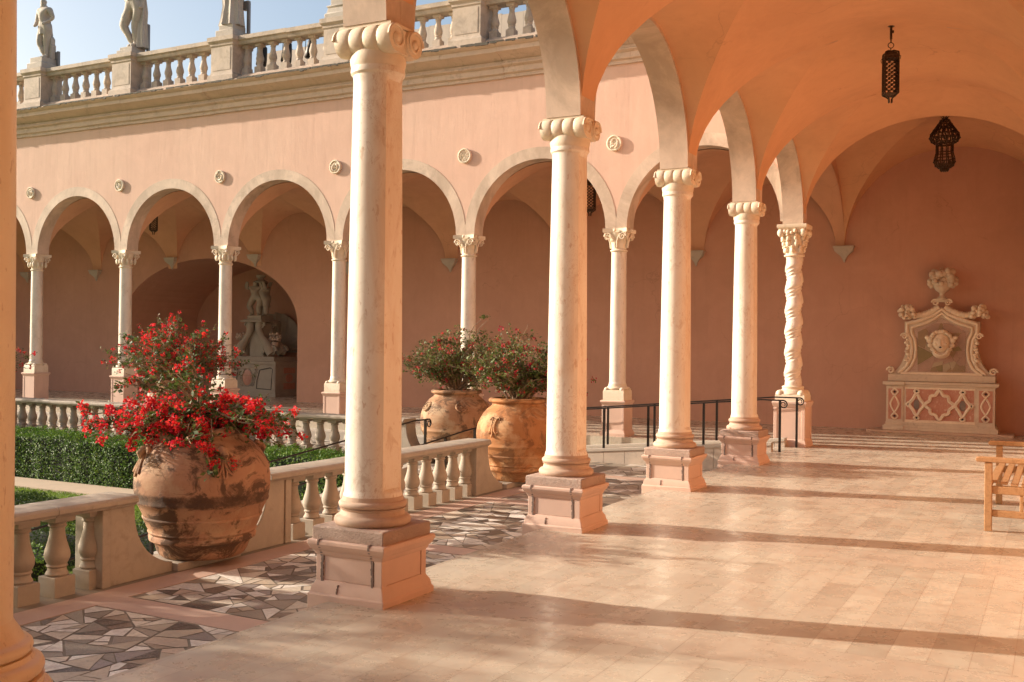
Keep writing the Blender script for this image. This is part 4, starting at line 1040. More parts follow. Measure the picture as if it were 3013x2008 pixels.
handrail('rear iron handrail of the far ramp, nearer the slender columns',[(-8.0,16.71,ra(-8.0)),(-4.05,16.71,.79),(-3.70,16.71,.79)],[(x,16.71,.14+(x+3.87)*SL,ra(x)) for x in(-7.7,-6.93,-6.08,-5.0)]+[(-3.70,16.71,0,.79)],(1,0,0),grp=G)
# garden ramp, descending towards the viewer behind the near balustrade
R2=thing('garden_ramp','sloping garden path with pale kerb behind the near balustrade','ramp',(0,0,0))
SL2=.097; zz=lambda y: ZM+(min(y,12.9)-12.9)*SL2
b=MB(); b.prism([(12.9,ZM),(6.1,zz(6.1)),(6.1,-1.2),(12.9,-1.2)],'x',-8.35,-7.2); b.build('slope',M['concrete'],R2,smooth=0)
b=MB(); b.prism([(12.9,ZM+.16),(5.9,zz(5.9)+.16),(5.9,-1.2),(12.9,-1.2)],'x',-8.5,-8.352); b.build('kerb',M['concrete'],R2,smooth=0,bevel=.01)
b=MB(); b.prism([(12.2,ZM-.05),(5.9,zz(5.9)+.1),(5.9,-1.2),(12.2,-1.2)],'x',-7.198,-7.0); b.build('kerb',M['concrete'],R2,smooth=0,bevel=.01)
zh=lambda y: .44+(min(y,12.9)-12.9)*SL2-.0
handrail('iron handrail on the garden side of the sloping path',[(-8.43,5.9,zh(5.9)),(-8.43,12.9,.44),(-8.43,13.25,.44)],[(-8.43,y,zz(y)+.15,zh(y)) for y in(6.2,7.9,9.7,11.4)]+[(-8.43,13.2,ZM,.44)],(0,1,0),grp=G)
handrail('iron handrail right behind the near balustrade rail',[(-7.4,5.9,zh(5.9)-.05),(-7.4,12.6,.36),(-7.4,12.95,.385)],[(-7.4,y,zz(y),zh(y)-.05) for y in(6.2,8.3,10.4,12.1)]+[(-7.4,12.9,ZM,.38)],(0,1,0),grp=G)

# ------------------------------------------------------------------ bench
B_=thing('garden_bench','weathered teak garden bench cut by the right edge','bench',(-.585,10.03,0))
def bx(n,*a,bev=.006):
    b=MB(); b.box(*a); return b.build(n,M['teak'],B_,smooth=0,bevel=bev)
for y in(0,1.82):
    bx('front_leg',0,.062,y,y+.062,0,.605); bx('back_leg',.53,.585,y,y+.062,0,.95)
    b=MB(); b.prism([(-.075,.618),(-.06,.607),(.56,.607),(.56,.65),(-.05,.65),(-.072,.64)],'y',y-.012,y+.074); b.build('armrest',M['teak'],B_,smooth=0,bevel=.008)
    bx('side_rail',.06,.53,y+.012,y+.05,.33,.40); bx('low_rail',.06,.53,y+.012,y+.05,.13,.19)
    bx('side_strut',.28,.31,y+.02,y+.042,.188,.332)
bx('front_rail',.005,.035,.06,1.82,.33,.40); 
for i in range(6): 
    zc=.405+.012*abs(i-2.6)-.01; b=MB(); b.box(.04+.083*i,.04+.083*i+.06,.03,1.87,zc,zc+.02); b.build('seat_slat',M['teak'],B_,smooth=0,bevel=.004)
bx('back_rail',.54,.575,.06,1.82,.86,.95); bx('back_rail',.54,.575,.06,1.82,.46,.52)
for i in range(19): bx('back_slat',.55,.565,.12+.092*i,.16+.092*i,.52,.86)

# ------------------------------------------------------------------ lanterns
def panel_lantern(label,loc,grp=None,s=1.0,n=4,rz=.35):
    t=thing('lantern',label,'lantern',loc,rz,grp)       # loc : ceiling point
    b=MB(); b.lathe([(.05,-.012),(.055,0)],0,0,16); b.box(-.012,.012,-.012,.012,-.16,-.01); b.box(.0,.03,-.01,.01,-.09,-.06); b.tube([(0,0,-.15),(0,0,-.2)],.008)
    b.tube([(.032*math.cos(u),0,-.232+.032*math.sin(u)) for u in [2*pi*i/16 for i in range(17)]],.005,6); b.tube([(0,0,-.26),(0,0,-.33)],.006)
    b.build('hanger',M['bronze'],t,smooth=50)
    f=MB(); H0,H1=-.80,-.36; w=.075
    cs=[(w,w),(-w,w),(-w,-w),(w,-w)]
    for i in range(4):
        a,c_=Vector((*cs[i],0)),Vector((*cs[(i+1)%4],0))
        f.tube([a+Vector((0,0,H0)),a+Vector((0,0,H1))],.008,6)
        for z in(H0,H0+.03,H1-.03,H1): f.tube([a+Vector((0,0,z)),c_+Vector((0,0,z))],.006,5)
        f.tube([a+Vector((0,0,H1)),a*.95+Vector((0,0,H1+.035)),a*.4+Vector((0,0,H1+.06)),Vector((0,0,H1+.055))],.010,6)
        f.tube([a+Vector((0,0,H1+.0)),a*1.22+Vector((0,0,H1-.02)),a*1.15+Vector((0,0,H1-.055))],.004,5)
        f.tube([a+Vector((0,0,H0)),a*.5+Vector((0,0,H0-.03)),a*.22+Vector((0,0,H0-.055)),a*.2+Vector((0,0,H0-.10))],.008,6)
        # pierced tracery
        nx_,nz_=5,15
        for p_ in range(nx_):
            for q in range(nz_):
                u=(p_+.5)/nx_; z=H0+.04+(H1-H0-.08)*(q+.5)/nz_
                if (p_+q)%2==0:
                    m_=a.lerp(c_,u)+Vector((0,0,z)); f.ball(m_,(.012,.012,.0135),4,3)
        for p_ in range(1,5): f.tube([a.lerp(c_,p_/5)+Vector((0,0,H0)),a.lerp(c_,p_/5)+Vector((0,0,H1))],.0025,4)
    f.sq([(w*.98,H1-.035),(w*.98,H1-.0),(w*.8,H1+.03),(w*.3,H1+.055)]); f.sq([(w*.5,H0-.03),(w*.9,H0)])
    f.build('pierced_case',M['bronze'],t,smooth=40)
    g=MB(); g.ball((0,0,-.58),(.03,.03,.05),10,8); g.build('bulb',M['glass'],t)
    if s!=1: t.scale=(s,s,s)
    return t
panel_lantern('square pierced metal lantern hanging from the vault, the higher one',(-1.78,12.695,5.345))
panel_lantern('dark lantern in the far arcade, half hidden by the second column',(XR-S2*1.5-.02,19.3,5.32),s=1.25,rz=.2)
panel_lantern('small dark lantern inside the second arch from the left',(XR-S2*5.5,19.3,5.32),s=1.15,rz=.7)
t=thing('bulbous_lantern','bulbous onion shaped metal lantern in the corner vault','lantern',(-1.80,19.2,5.66))
b=MB(); b.lathe([(.07,-.012),(.07,0)],0,0,16); b.tube([(0,0,0),(0,0,-.04)],.01); b.tube([(.03*math.cos(u),0,-.065+.03*math.sin(u)) for u in [2*pi*i/14 for i in range(15)]],.007,6)
for i in range(6): a=2*pi*i/6; b.tube([(0,0,-.13),(.04*math.cos(a),.04*math.sin(a),-.11),(.07*math.cos(a),.07*math.sin(a),-.075)],[.012,.009,.004],5)
b.build('hanger',M['bronze'],t,smooth=50)
pr=[(.03,-.12),(.08,-.15),(.13,-.22),(.20,-.31),(.262,-.39),(.272,-.45),(.245,-.50),(.20,-.53),(.165,-.545),(.155,-.56),(.155,-.70),(.165,-.74),(.185,-.80),(.19,-.86),(.165,-.92),(.11,-.955),(.07,-.965),(.08,-.99),(.06,-1.02)]
b=MB()
for i in range(10):
    a=2*pi*i/10; pts=[(r*math.cos(a),r*math.sin(a),z) for r,z in pr]; b.tube(pts,.012,5)
    a2=a+pi/10
    for (k0,k1) in((2,6),(13,15)):
        pts=[(pr[k][0]*.99*math.cos(a2+.12*math.sin(k*2.5)),pr[k][0]*.99*math.sin(a2+.12*math.sin(k*2.5)),pr[k][1]) for k in range(k0,k1+1)]; b.tube(pts,.016,5)
    for k in (1,2,3,4,5,6,7,13,14,15,16): b.ball((pr[k][0]*math.cos(a2+.1*(-1)**k),pr[k][0]*math.sin(a2+.1*(-1)**k),pr[k][1]),(.024,.024,.018),6,4)
for k in(2,4,5,8,9,10,12,14,15,17):
    r,z=pr[k]; b.tube([(r*math.cos(u),r*math.sin(u),z) for u in [2*pi*i/30 for i in range(31)]],.009,5)
b.lathe([(.09,-.955),(.07,-.98),(.05,-1.02)],0,0,16)
b.v=[(x*.88,y*.88,z) for x,y,z in b.v]; b.build('frame',M['bronze'],t,smooth=60)
b=MB(); b.lathe([(r*.81,z) for r,z in pr[1:16]],0,0,30,cap=False); b.build('glass',M['glass'],t,smooth=60)

# ------------------------------------------------------------------ statues
def skin_body(nodes,edges,sub=2,amp=.012,fr=9,seed=0,M4=None,extra=None):
    me=bpy.data.meshes.new('sk'); me.from_pydata([n[0] for n in nodes],edges,[])
    o=bpy.data.objects.new('sk',me); col.objects.link(o)
    o.modifiers.new('s','SKIN').use_smooth_shade=True
    for i,n in enumerate(nodes):
        r=n[1]; r=r if hasattr(r,'__len__') else (r,r); me.skin_vertices[0].data[i].radius=r
    me.skin_vertices[0].data[0].use_root=True
    s_=o.modifiers.new('u','SUBSURF'); s_.levels=sub; s_.render_levels=sub
    dg=bpy.context.evaluated_depsgraph_get(); ev=o.evaluated_get(dg); m2=ev.to_mesh()
    vs=[v.co.copy() for v in m2.vertices]; fs=[list(p.vertices) for p in m2.polygons]; nr=[v.normal.copy() for v in m2.vertices]
    ev.to_mesh_clear(); bpy.data.objects.remove(o)
    out=[]
    for v,n_ in zip(vs,nr):
        d=noise.noise(Vector((v.x*fr+seed,v.y*fr,v.z*fr*.6)))*amp+noise.noise(v*fr*3)*amp*.35
        out.append(v+n_*d)
    return out,fs
def figure(h,pose,seed):
    """standing figure of height h, base at 0.  pose offsets"""
    s=h/1.78; V=lambda x,y,z:(x*s,y*s,z*s)
    hx=pose.get('hip',.03); lean=pose.get('lean',0)
    n=[(V(hx,0,.93),(.155*s,.125*s)),(V(hx*.5,0,1.08),(.135*s,.105*s)),(V(lean*.5,0,1.25),(.165*s,.115*s)),(V(lean,0,1.40),(.155*s,.105*s)),(V(lean,0,1.50),(.055*s,.055*s)),
       (V(lean+pose.get('hd',-.01),-.015,1.575),(.055*s,.06*s)),(V(lean+pose.get('hd',-.01),-.015,1.67),(.078*s,.09*s)),(V(lean+pose.get('hd',-.01),0,1.75),(.055*s,.06*s))]
    e=[(0,1),(1,2),(2,3),(3,4),(4,5),(5,6),(6,7)]
    def chain(p,pts):
        for q,r in pts: n.append((V(*q),r*s*1.25)); e.append((p,len(n)-1)); p=len(n)-1
    for sx,kn,ft in((-1,pose['kl'],pose['fl']),(1,pose['kr'],pose['fr'])):
        chain(0,[((hx+sx*.09,0,.86),.095),((hx*.5+sx*.10+kn[0]*.5,kn[1]*.5,.68),.082),((sx*.10+kn[0],kn[1],.48),.062),((sx*.10+(kn[0]+ft[0])*.5,(kn[1]+ft[1])*.5+.01,.30),.058),((sx*.10+ft[0],ft[1]+.02,.08),.038),((sx*.11+ft[0],ft[1]-.10,.03),.035)])
    for sx,el,ha in((-1,pose['el'],pose['hl']),(1,pose['er'],pose['hr'])):
        chain(3,[((lean+sx*.17,0,1.42),.062),((lean+sx*.20+el[0]*.5,el[1]*.5,1.30+el[2]*.3),.05),((lean+sx*.20+el[0],el[1],1.15+el[2]),.042),((ha[0],ha[1],ha[2]),.032),((ha[0],ha[1]-.05,ha[2]-.05),.03)])
    return skin_body(n,e,2,.016*s,10/s*.9,seed)
def drape(b,pts,r,seed,nf=7,amp=.2,n=28):
    """tube with folds"""
    ps=[Vector(p) for p in pts]; vs=[];fs=[]
    for i,p in enumerate(ps):
        for k in range(n):
            a=2*pi*k/n; rr=(r[i][0]*1.3,r[i][1]*1.3); f=1+amp*math.sin(nf*a+seed+.8*math.sin(i*.7))
            vs.append(p+Vector((rr[0]*f*math.cos(a),rr[1]*f*math.sin(a),0)))
    for k in range(len(ps)-1):
        for i in range(n): j=(i+1)%n; fs.append((k*n+i,k*n+j,(k+1)*n+j,(k+1)*n+i))
    fs.append(tuple(range(n-1,-1,-1))); fs.append(tuple((len(ps)-1)*n+i for i in range(n)))
    b.add(vs,fs)
def statue(label,x,zbase,h,pose,seed,kind):
    t=thing('statue',label,'statue',(x,yc,8.155),0,'stone statues on the roof piers')
    b=MB(); z=zbase-8.155
    if kind=='m': b.sq([(.27,0),(.27,z*.5),(.25,z*.52),(.22,z*.55),(.22,z)])
    else: b.sq([(.25,0),(.25,z*.55),(.2,z*.6),(.2,z)])
    b.build('plinth',M['statue'],t,smooth=25,bevel=.01)
    v,f=figure(h,pose,seed); b=MB(); b.add([Vector((p.x*1.22,p.y*1.22,p.z+z)) for p in v],f)
    b.build('figure',M['statue'],t,smooth=180)
    s=h/1.78; d=MB()
    if kind=='m':
        drape(d,[(.02*s,.02,z+zz_*s) for zz_ in(.70,.80,.92,1.02,1.10)],[(.17*s,.14*s),(.16*s,.135*s),(.15*s,.12*s),(.125*s,.10*s),(.12*s,.1*s)],seed,8,.10)
        drape(d,[(-.16*s,.08,z+zz_*s) for zz_ in(.75,.95,1.15,1.35,1.45)],[(.07*s,.05*s),(.10*s,.07*s),(.10*s,.07*s),(.09*s,.07*s),(.05*s,.05*s)],seed+2,5,.18)
    elif kind=='n':
        drape(d,[(.22*s,.06,z+zz_*s) for zz_ in(0,.25,.5,.75,.95,1.1)],[(.09*s,.08*s),(.075*s,.07*s),(.07*s,.06*s),(.08*s,.06*s),(.06*s,.05*s),(.04*s,.04*s)],seed+2,5,.25)
        drape(d,[(.02*s,0,z+zz_*s) for zz_ in(.98,1.02,1.07,1.11)],[(.15*s,.12*s),(.16*s,.13*s),(.155*s,.125*s),(.13*s,.1*s)],seed,9,.08)
    else:
        drape(d,[(.0+.02*zz_,0,z+zz_*s) for zz_ in(0,.15,.4,.7,.95,1.1)],[(.20*s,.17*s),(.175*s,.15*s),(.155*s,.13*s),(.17*s,.14*s),(.16*s,.13*s),(.13*s,.11*s)],seed,9,.16)
    d.build('drapery',M['statue'],t,smooth=60)
    q=MB(); q.box(.26,.32,.16,.22,-.0,z+(.55 if kind!='m' else .2)); q.box(.16,.31,.15,.225,z+(.38 if kind!='m' else .0),z+(.58 if kind!='m' else .18)); q.build('steel_brace',M['steel'],t,smooth=0)
    if kind=='m':
        q=MB(); q.prism([(-.02,z),(.22,z),(.22,z+.35),(.19,z+.36),(.19,z+.5),(.12,z+.58),(.0,z+.66)],'y',.05,.18); q.build('stone_prop',M['statue'],t,smooth=20,bevel=.012)
    return t
statue('leftmost roof statue, a standing youth looking left in short tunic',PX[6]+.01,8.45,1.5,dict(hip=.04,lean=.01,hd=-.03,kl=(.02,-.06),fl=(.10,0),kr=(-.03,0),fr=(-.03,0),el=(-.04,-.02,.0),hl=(-.18,-.10,.98*1),er=(.06,.03,0),hr=(.12,-.10,1.0)),1,'m')
statue('middle roof statue, a bare figure with one knee bent inward',PX[5]+.02,8.33,1.95,dict(hip=.05,lean=-.02,kl=(-.05,-.08),fl=(.08,.02),kr=(-.03,0),fr=(-.04,0),el=(-.04,-.03,.1),hl=(-.22,-.2,1.35),er=(.05,.02,0),hr=(.22,-.02,.85)),3,'n')
statue('right roof statue in a long robe, cut by the top edge',PX[4]+.01,8.44,1.9,dict(hip=.03,lean=0,kl=(.02,-.03),fl=(.02,0),kr=(0,0),fr=(0,0),el=(-.02,-.03,0),hl=(-.1,-.15,1.1),er=(.04,-.03,0),hr=(.15,-.12,1.0)),5,'r')
t=thing('statue_plinth','stepped stone block on the roof pier left of the nearest capital','plinth',(PX[3],yc,8.155))
b=MB(); b.sq([(.30,0),(.30,.1),(.27,.12),(.25,.22),(.27,.24),(.27,.27),(.21,.28),(.21,.46),(.2,.48)]); b.build('block',M['statue'],t,smooth=20,bevel=.01)
# black stage lights behind the balustrade
def stage_light(label,x,z,rz):
    t=thing('stage_light',label,'lamp',(x,18.0,7.12),rz,'black stage lights on the roof terrace')
    H=z-7.12; b=MB(); b.tube([(0,0,0),(0,0,H-.2)],.015,8); b.tube([(-.2,0,0),(0,0,.1),(.2,0,0)],.012,6); b.tube([(0,-.2,0),(0,0,.1),(0,.2,0)],.012,6); b.build('stand',M['iron'],t,smooth=50)
    b=MB(); Mx=Matrix.Translation((0,0,H))@Matrix.Rotation(R(8),4,'Y')
    b.lathe([(.03,.24),(.045,.20),(.085,.16),(.10,.05),(.115,-.10),(.12,-.24),(.10,-.26)],0,0,20,M=Mx); b.build('housing',M['iron'],t,smooth=50)
    b=MB(); b.tube([(-.11,0,H-.2),(-.135,0,H),(-.12,0,H+.2),(0,0,H+.25),(.05,0,H+.27)],.008,6); b.tube([(.0,0,H+.2),(.03,0,H+.3),(-.03,0,H+.31),(.0,0,H+.24)],.012,6); b.build('bracket',M['iron'],t,smooth=50); return t
for x,l,r_ in((-15.95,'black stage light behind the first baluster right of the robed statue',.3),(-15.24,'black bell shaped stage light in the middle of the baluster gap',0),(-14.56,'black stage light nearly hidden behind a baluster, third from the left',.6),(-13.98,'black stage light nearest the stepped block, with its bracket showing',-.4)): stage_light(l,x,8.03,r_)

# ------------------------------------------------------------------ wall fountain
FX,FY=-2.0,20.92
t=thing('wall_fountain','inlaid marble wall fountain with a carved face and fruit basket','fountain',(FX,FY,0))
b=MB(); b.box(-1.28,1.26,-.18,.53,0,.045); b.build('floor_slab',M['basestone'],t,smooth=0,bevel=.008)
b=MB(); hw=.93
def fr(hw_,z0,z1,d=0): b.box(-hw_,hw_,-d,.5,z0,z1)
fr(.99,.045,.10,.06); fr(.975,.10,.15,.045); fr(.955,.15,.20,.025); fr(.93,.20,.86,0); fr(.945,.86,.885,.015); fr(.965,.885,.92,.035); fr(.995,.92,.965,.06)
b.box(-1.0,-.62,-.075,.3,.045,.13); b.box(.62,1.0,-.075,.3,.045,.13)
for sx in(-1,1):
    x0=min(sx*.64,sx*.945); b.box(x0,x0+.305,-.02,.02,.19,.87)
    x0=min(sx*.61,sx*1.005); b.box(x0,x0+.395,-.075,.02,.90,.963)
bs=b.build('basin_block',M['fount'],t,smooth=0,bevel=.006)
q=MB(); q.box(-.59,.59,-.006,0,.25,.83); q.build('red_panel',M['redmarble'],bs,smooth=0)
q=MB()
for sx in(-1,1): q=MB(); q.box(sx*.79-.115,sx*.79+.115,-.026,-.019,.25,.83); q.build('side_panel',M['redmarble'],bs,smooth=0)
q=MB()  # quatrefoil tracery in pale marble
def loop(cx_,cz,rx,rz_,r,mod=0,k=8,y=-.012,n=48):
    pts=[]
    for i in range(n+1):
        a=2*pi*i/n; m_=1+mod*math.cos(k*a); e_=(abs(math.cos(a))**1.3+abs(math.sin(a))**1.3)**(-1/1.3); pts.append((cx_+rx*m_*e_*math.cos(a),y,cz+rz_*m_*e_*math.sin(a)))
    q.tube(pts,r,5)
loop(0,.54,.235,.25,.034,.10,8)
for sx in(-1,1):
    loop(sx*.40,.54,.115,.19,.032,.08,4)
    for z in(.29,.79): loop(sx*.40,z,.045,.04,.02,0,1)
    loop(sx*.255,.54,.03,.035,.02); loop(sx*.545,.54,.035,.04,.02)
    loop(sx*.79,.54,.075,.15,.018,0,1,-.028)
    for z in(.31,.77): loop(sx*.79,z,.06,.06,.016,0,1,-.028)
q.box(-.61,.61,-.012,0,.83,.87); q.box(-.61,.61,-.012,0,.20,.25)
q.build('tracery',M['cap'],bs,smooth=60)
q=MB()
for sx in(-1,1):
    q.ball((sx*.40,-.008,.54),(.055,.006,.10),14,8,1)
    for z in(.29,.79): q.ball((sx*.40,-.016,z),(.026,.012,.018),10,6)
    q.ball((sx*.255,-.016,.54),(.016,.012,.022),8,6); q.ball((sx*.545,-.016,.54),(.018,.012,.024),8,6)
    for z in(.31,.77): q.box(-.018,.018,-.008,.008,-.018,.018,M=Matrix.Translation((sx*.79,-.03,z))@Matrix.Rotation(pi/4,4,'Y'))
q.build('dark_inlay',[M['black'],M['greymarble']],bs,smooth=60)
# upper stage
b=MB(); U=[(-.93,.965),(-.93,1.10),(-.90,1.17)]
def upper_outline(off=0):
    L=[]
    L+=[(-.92+off,.968+off*.5),(-.92+off,1.12)]
    for i in range(11):
        a=i/10*pi/2; L.append((-.92+off+.32*math.sin(a)*1.0,1.12+.0+.0+.66*(1-math.cos(a))+.05*math.sin(a)))
    L+=[(-.60+off,1.84),(-.66+off,1.90),(-.66+off,2.11-off)]
    for i in range(1,9):
        a=i/8; L.append((-.66+off+(.66-off)*a,2.11-off+.03*math.sin(a*pi)*-1+ .27*a**1.8))
    return L
def sym(L): return L+[(-x,z) for x,z in reversed(L[:-1])]
b.prism(sym(upper_outline(0)),'y',.24,.53)
b.box(-.94,.94,.15,.53,.968,1.10)
up=b.build('back_panel',M['fount'],t,smooth=30,bevel=.01)
# inner polychrome stones
q=MB(); random.seed(12); out=[]
inner=[(-.62,1.14),(-.48,1.30),(-.42,1.50),(-.42,1.72),(-.48,1.92),(-.48,1.98),(-.2,2.06),(0,2.18),(.2,2.06),(.48,1.98),(.48,1.92),(.42,1.72),(.42,1.50),(.48,1.30),(.62,1.14)]
q.prism(inner,'y',.222,.242); q.build('stone_field',M['rough'],up,smooth=0)
conv=[(-.42,1.16),(.42,1.16),(.42,1.92),(.1,2.08),(-.1,2.08),(-.42,1.92)]
split(conv,out,.035)
for nme,c_ in(('tan stone',(.36,.25,.15)),('olive stone',(.30,.235,.12)),('pink stone',(.44,.29,.22)),('buff stone',(.48,.38,.26))): M[nme]=stone(nme,c_,tuple(x*.7 for x in c_),da=.6,ds=6,bs=.1)
cols=[M['tan stone'],M['olive stone'],M['pink stone'],M['buff stone'],M['tan stone'],M['pink stone']]
q=MB()
for P in out:
    cx_=sum(p[0] for p in P)/len(P); cz=sum(p[1] for p in P)/len(P); q.prism([(cx_+(x-cx_)*.96,cz+(z-cz)*.96) for x,z in P],'y',.214,.224,random.randrange(6))
q.build('coloured_stones',cols,up,smooth=0)
q=MB()  # moulded frame
Lp=[(-.66,1.12),(-.54,1.24),(-.47,1.40),(-.45,1.58),(-.47,1.76),(-.53,1.90),(-.53,2.0),(-.3,2.07),(-.12,2.17),(0,2.27)]
pts=[(x,.225,z) for x,z in sym(Lp)]; q.tube(pts+[(.66,.225,1.12)],.030,8)
q.tube([(x*1.16 if abs(x)>.2 else x,.235,z+(.075 if z>1.95 else 0)) for x,z in sym(Lp)],.036,8)
q.box(-.72,.72,.19,.24,1.08,1.145)
q.build('frame',M['cap'],up,smooth=60)
for sx in(-1,1):
    q=MB()
    n=40; pts=[]; rr=[]
    for i in range(n+1):
        u=i/n; x=sx*(.05+.56*u); z=2.36-.20*math.sin(min(1,u*1.25)*pi/2)+.07*u*u; pts.append((x,.26,z+.03)); rr.append(.052+.006*math.sin(i*1.9)+.02*u)
    q.tube(pts,rr,8)
    q.spiral((sx*.115,.22,2.47),.055,1.6,Matrix.Identity(3),.02,sgn=sx)
    q.spiral((sx*.66,.2,1.83),.05,1.5,Matrix.Identity(3),.02,sgn=sx)
    q.spiral((sx*.90,.2,1.17),.06,1.5,Matrix.Identity(3),.022,sgn=sx)
    for j in range(9): q.ball((sx*(.60+.02*math.sin(j*2)),.22,1.76-.055*j),(.035+.012*(j%2),.04,.035),8,6)
    q.build('scrollwork',M['cap'],up,smooth=60)
def fruit(q,c,r,n,seed,flat=.8):
    rd=random.Random(seed)
    for i in range(n):
        a=rd.uniform(0,2*pi); e_=rd.uniform(0,1)**.5; z=rd.uniform(-.25,1)
        p=Vector((r*e_*math.cos(a)*(1.1-.4*max(0,z)),r*.7*e_*math.sin(a),r*flat*z)); q.ball(Vector(c)+p,r*rd.uniform(.18,.30),9,7)
for sx in(-1,1): q=MB(); fruit(q,(sx*.63,.22,2.22),.17,46,5+sx,1.05); q.build('fruit_cluster',M['cap'],up,smooth=60)
q=MB(); q.lathe([(.09,2.52),(.10,2.54),(.08,2.56),(.045,2.59),(.04,2.63),(.06,2.66),(.11,2.70),(.15,2.76),(.165,2.81),(.17,2.83)],0,.24,28,rf=lambda r,z,a:r*(1+.05*abs(math.sin(8*a))) if 2.66<z<2.80 else r)
q.box(-.1,.1,.2,.3,2.48,2.53)
u_=q.build('urn',M['fount'],t,smooth=50); q=MB(); fruit(q,(0,.22,2.86),.235,90,3,.95); q.ball((0,.24,2.90),(.15,.12,.13),14,10); q.ball((-.19,.2,2.80),(.05,.04,.07),8,6); q.ball((.19,.2,2.80),(.05,.04,.07),8,6); q.build('fruit',M['fount'],u_,smooth=60)
# carved face
q=MB(); fy=.17
q.ball((0,fy+.03,1.70),(.125,.10,.165),20,16)
q.ball((0,fy+.05,1.56),(.135,.06,.11),16,10)
q.tube([(-.12,fy-.02,1.62),(-.08,fy-.05,1.53),(0,fy-.055,1.495),(.08,fy-.05,1.53),(.12,fy-.02,1.62)],.022,8)
q.tube([(0,fy-.065,1.75),(0,fy-.085,1.70),(0,fy-.095,1.675),(0,fy-.075,1.665)],[.012,.015,.02,.012],8)
for sx in(-1,1):
    q.ball((sx*.045,fy-.058,1.735),(.022,.012,.012),8,6); q.tube([(sx*.02,fy-.07,1.76),(sx*.05,fy-.07,1.772),(sx*.08,fy-.055,1.76)],.008,6)
    q.ball((sx*.065,fy-.045,1.675),(.03,.02,.03),8,6)
    q.ball((sx*.165,fy+.02,1.74),(.05,.04,.05),10,8); q.ball((sx*.20,fy+.02,1.78),(.04,.03,.035),8,6); q.ball((sx*.155,fy+.02,1.66),(.045,.03,.04),8,6); q.ball((sx*.13,fy+.02,1.60),(.03,.03,.03),8,6)
rd=random.Random(2)
for i in range(26): a=pi*i/25; q.ball((.135*math.cos(a)+rd.uniform(-.01,.01),fy+rd.uniform(-.03,.02),1.775+.10*math.sin(a)+rd.uniform(-.01,.01)),rd.uniform(.022,.034),8,6)
q.tube([(.028*math.cos(u),fy-.072,1.63+.02*math.sin(u)) for u in [2*pi*i/16 for i in range(17)]],.009,6)
q.v=[(x*1.22,.17+(y-.17)*1.3-.03,1.66+(z-1.66)*1.2) for x,y,z in q.v]
fc=q.build('carved_face',M['cap'],t,smooth=60)
q=MB(); q.ball((0,fy-.117,1.625),(.034,.014,.025),12,8); q.build('mouth_hole_shade',M['black'],fc)  # black ball paints the shade inside the mouth hole

# ------------------------------------------------------------------ niche fountain
NX,NYf=-20.72,22.91
t=thing('niche_fountain','grey marble fountain with scrolls, shell and a figure group in the shaded niche','fountain',(NX,NYf,0))
b=MB(); D=1.25; W_=1.04
for h,z0,z1 in((.05,0,.05),(.03,.05,.11),(.0,.11,.90),(.02,.90,.93),(.05,.93,1.0)): b.box(-W_-h,W_+h,-h,D+h,z0,z1)
bs=b.build('base_block',M['nfount'],t,smooth=0,bevel=.008)
q=MB()
for x0,x1 in((-.95,-.35),(.35,.95)):
    pts=[(x0,-.006,.22),(x0+.02,-.006,.45),(x0+.12,-.006,.75),(x1-.1,-.006,.82),(x1,-.006,.78),(x1-.04,-.006,.5),(x1-.06,-.006,.2),(x0,-.006,.22)]; q.tube(pts,.013,5)
q.build('black_line_inlay',M['black'],bs,smooth=50)
q=MB(); q.ball((0,-.005,.53),(.17,.02,.23),16,10); q.build('red_shield',M['redmarble'],bs,smooth=60); q=MB(); q.box(W_,W_+.006,.35,.85,.2,.38); q.box(W_,W_+.006,.35,.85,.66,.82); q.ball((W_,.6,.52),(.015,.17,.12),14,8); q.build('side_medallion',M['redmarble'],bs,smooth=60)
q=MB(); rd=random.Random(4)
for sx in(-1,1):
    for j in range(6): q.spiral((sx*(.2+.03*j),-.01,.30+.09*j),.05,1.2,Matrix.Identity(3),.014,sgn=sx*(-1)**j,n=14)
    q.box(min(sx*.93,sx*1.0),max(sx*.93,sx*1.0),-.012,0,.2,.84)
q.tube([(.19*math.cos(u),-.006,.53+.26*math.sin(u)) for u in [2*pi*i/20 for i in range(21)]],.016,6)
q.build('carved_scrolls',M['nfount'],bs,smooth=60)
b=MB(); b.box(-.86,.86,.15,1.1,1.0,1.13); b.build('step',M['nfount'],t,smooth=0,bevel=.01)
b=MB()
for sx in(-1,1):
    for yy in(.3,.75):
        pts=[];rr=[]
        for i in range(30):
            q_=i/29
            x=.62-.42*q_+.12*math.sin(q_*pi*1.5)*(-1); z=1.2+.95*q_
            x=.20+.45*(1-q_)**2.2+ (.05*math.sin(q_*6)); pts.append((sx*x,yy,z)); rr.append(.135-.045*q_+.02*math.sin(q_*9))
        b.tube(pts,rr,8)
        b.spiral((sx*.68,yy,1.30),.14,1.9,Matrix.Identity(3),.045,sgn=sx); b.spiral((sx*.27,yy,2.03),.10,1.7,Matrix.Identity(3),.035,sgn=sx)
        for j in range(6): b.ball((sx*(.36+.06*j-.02*j),yy-.05,1.25+.03*j),(.05,.04,.04),7,5)
b.box(-.26,.26,.38,.85,1.13,2.1)
b.build('scroll_supports',M['nfount'],t,smooth=60)
b=MB(); b.box(-.40,.40,.12,.95,2.13,2.18); b.box(-.34,.34,.18,.9,2.18,2.21); b.box(-.26,.26,.25,.8,2.21,2.32); b.build('pedestal_top',M['nfount'],t,smooth=0,bevel=.008)
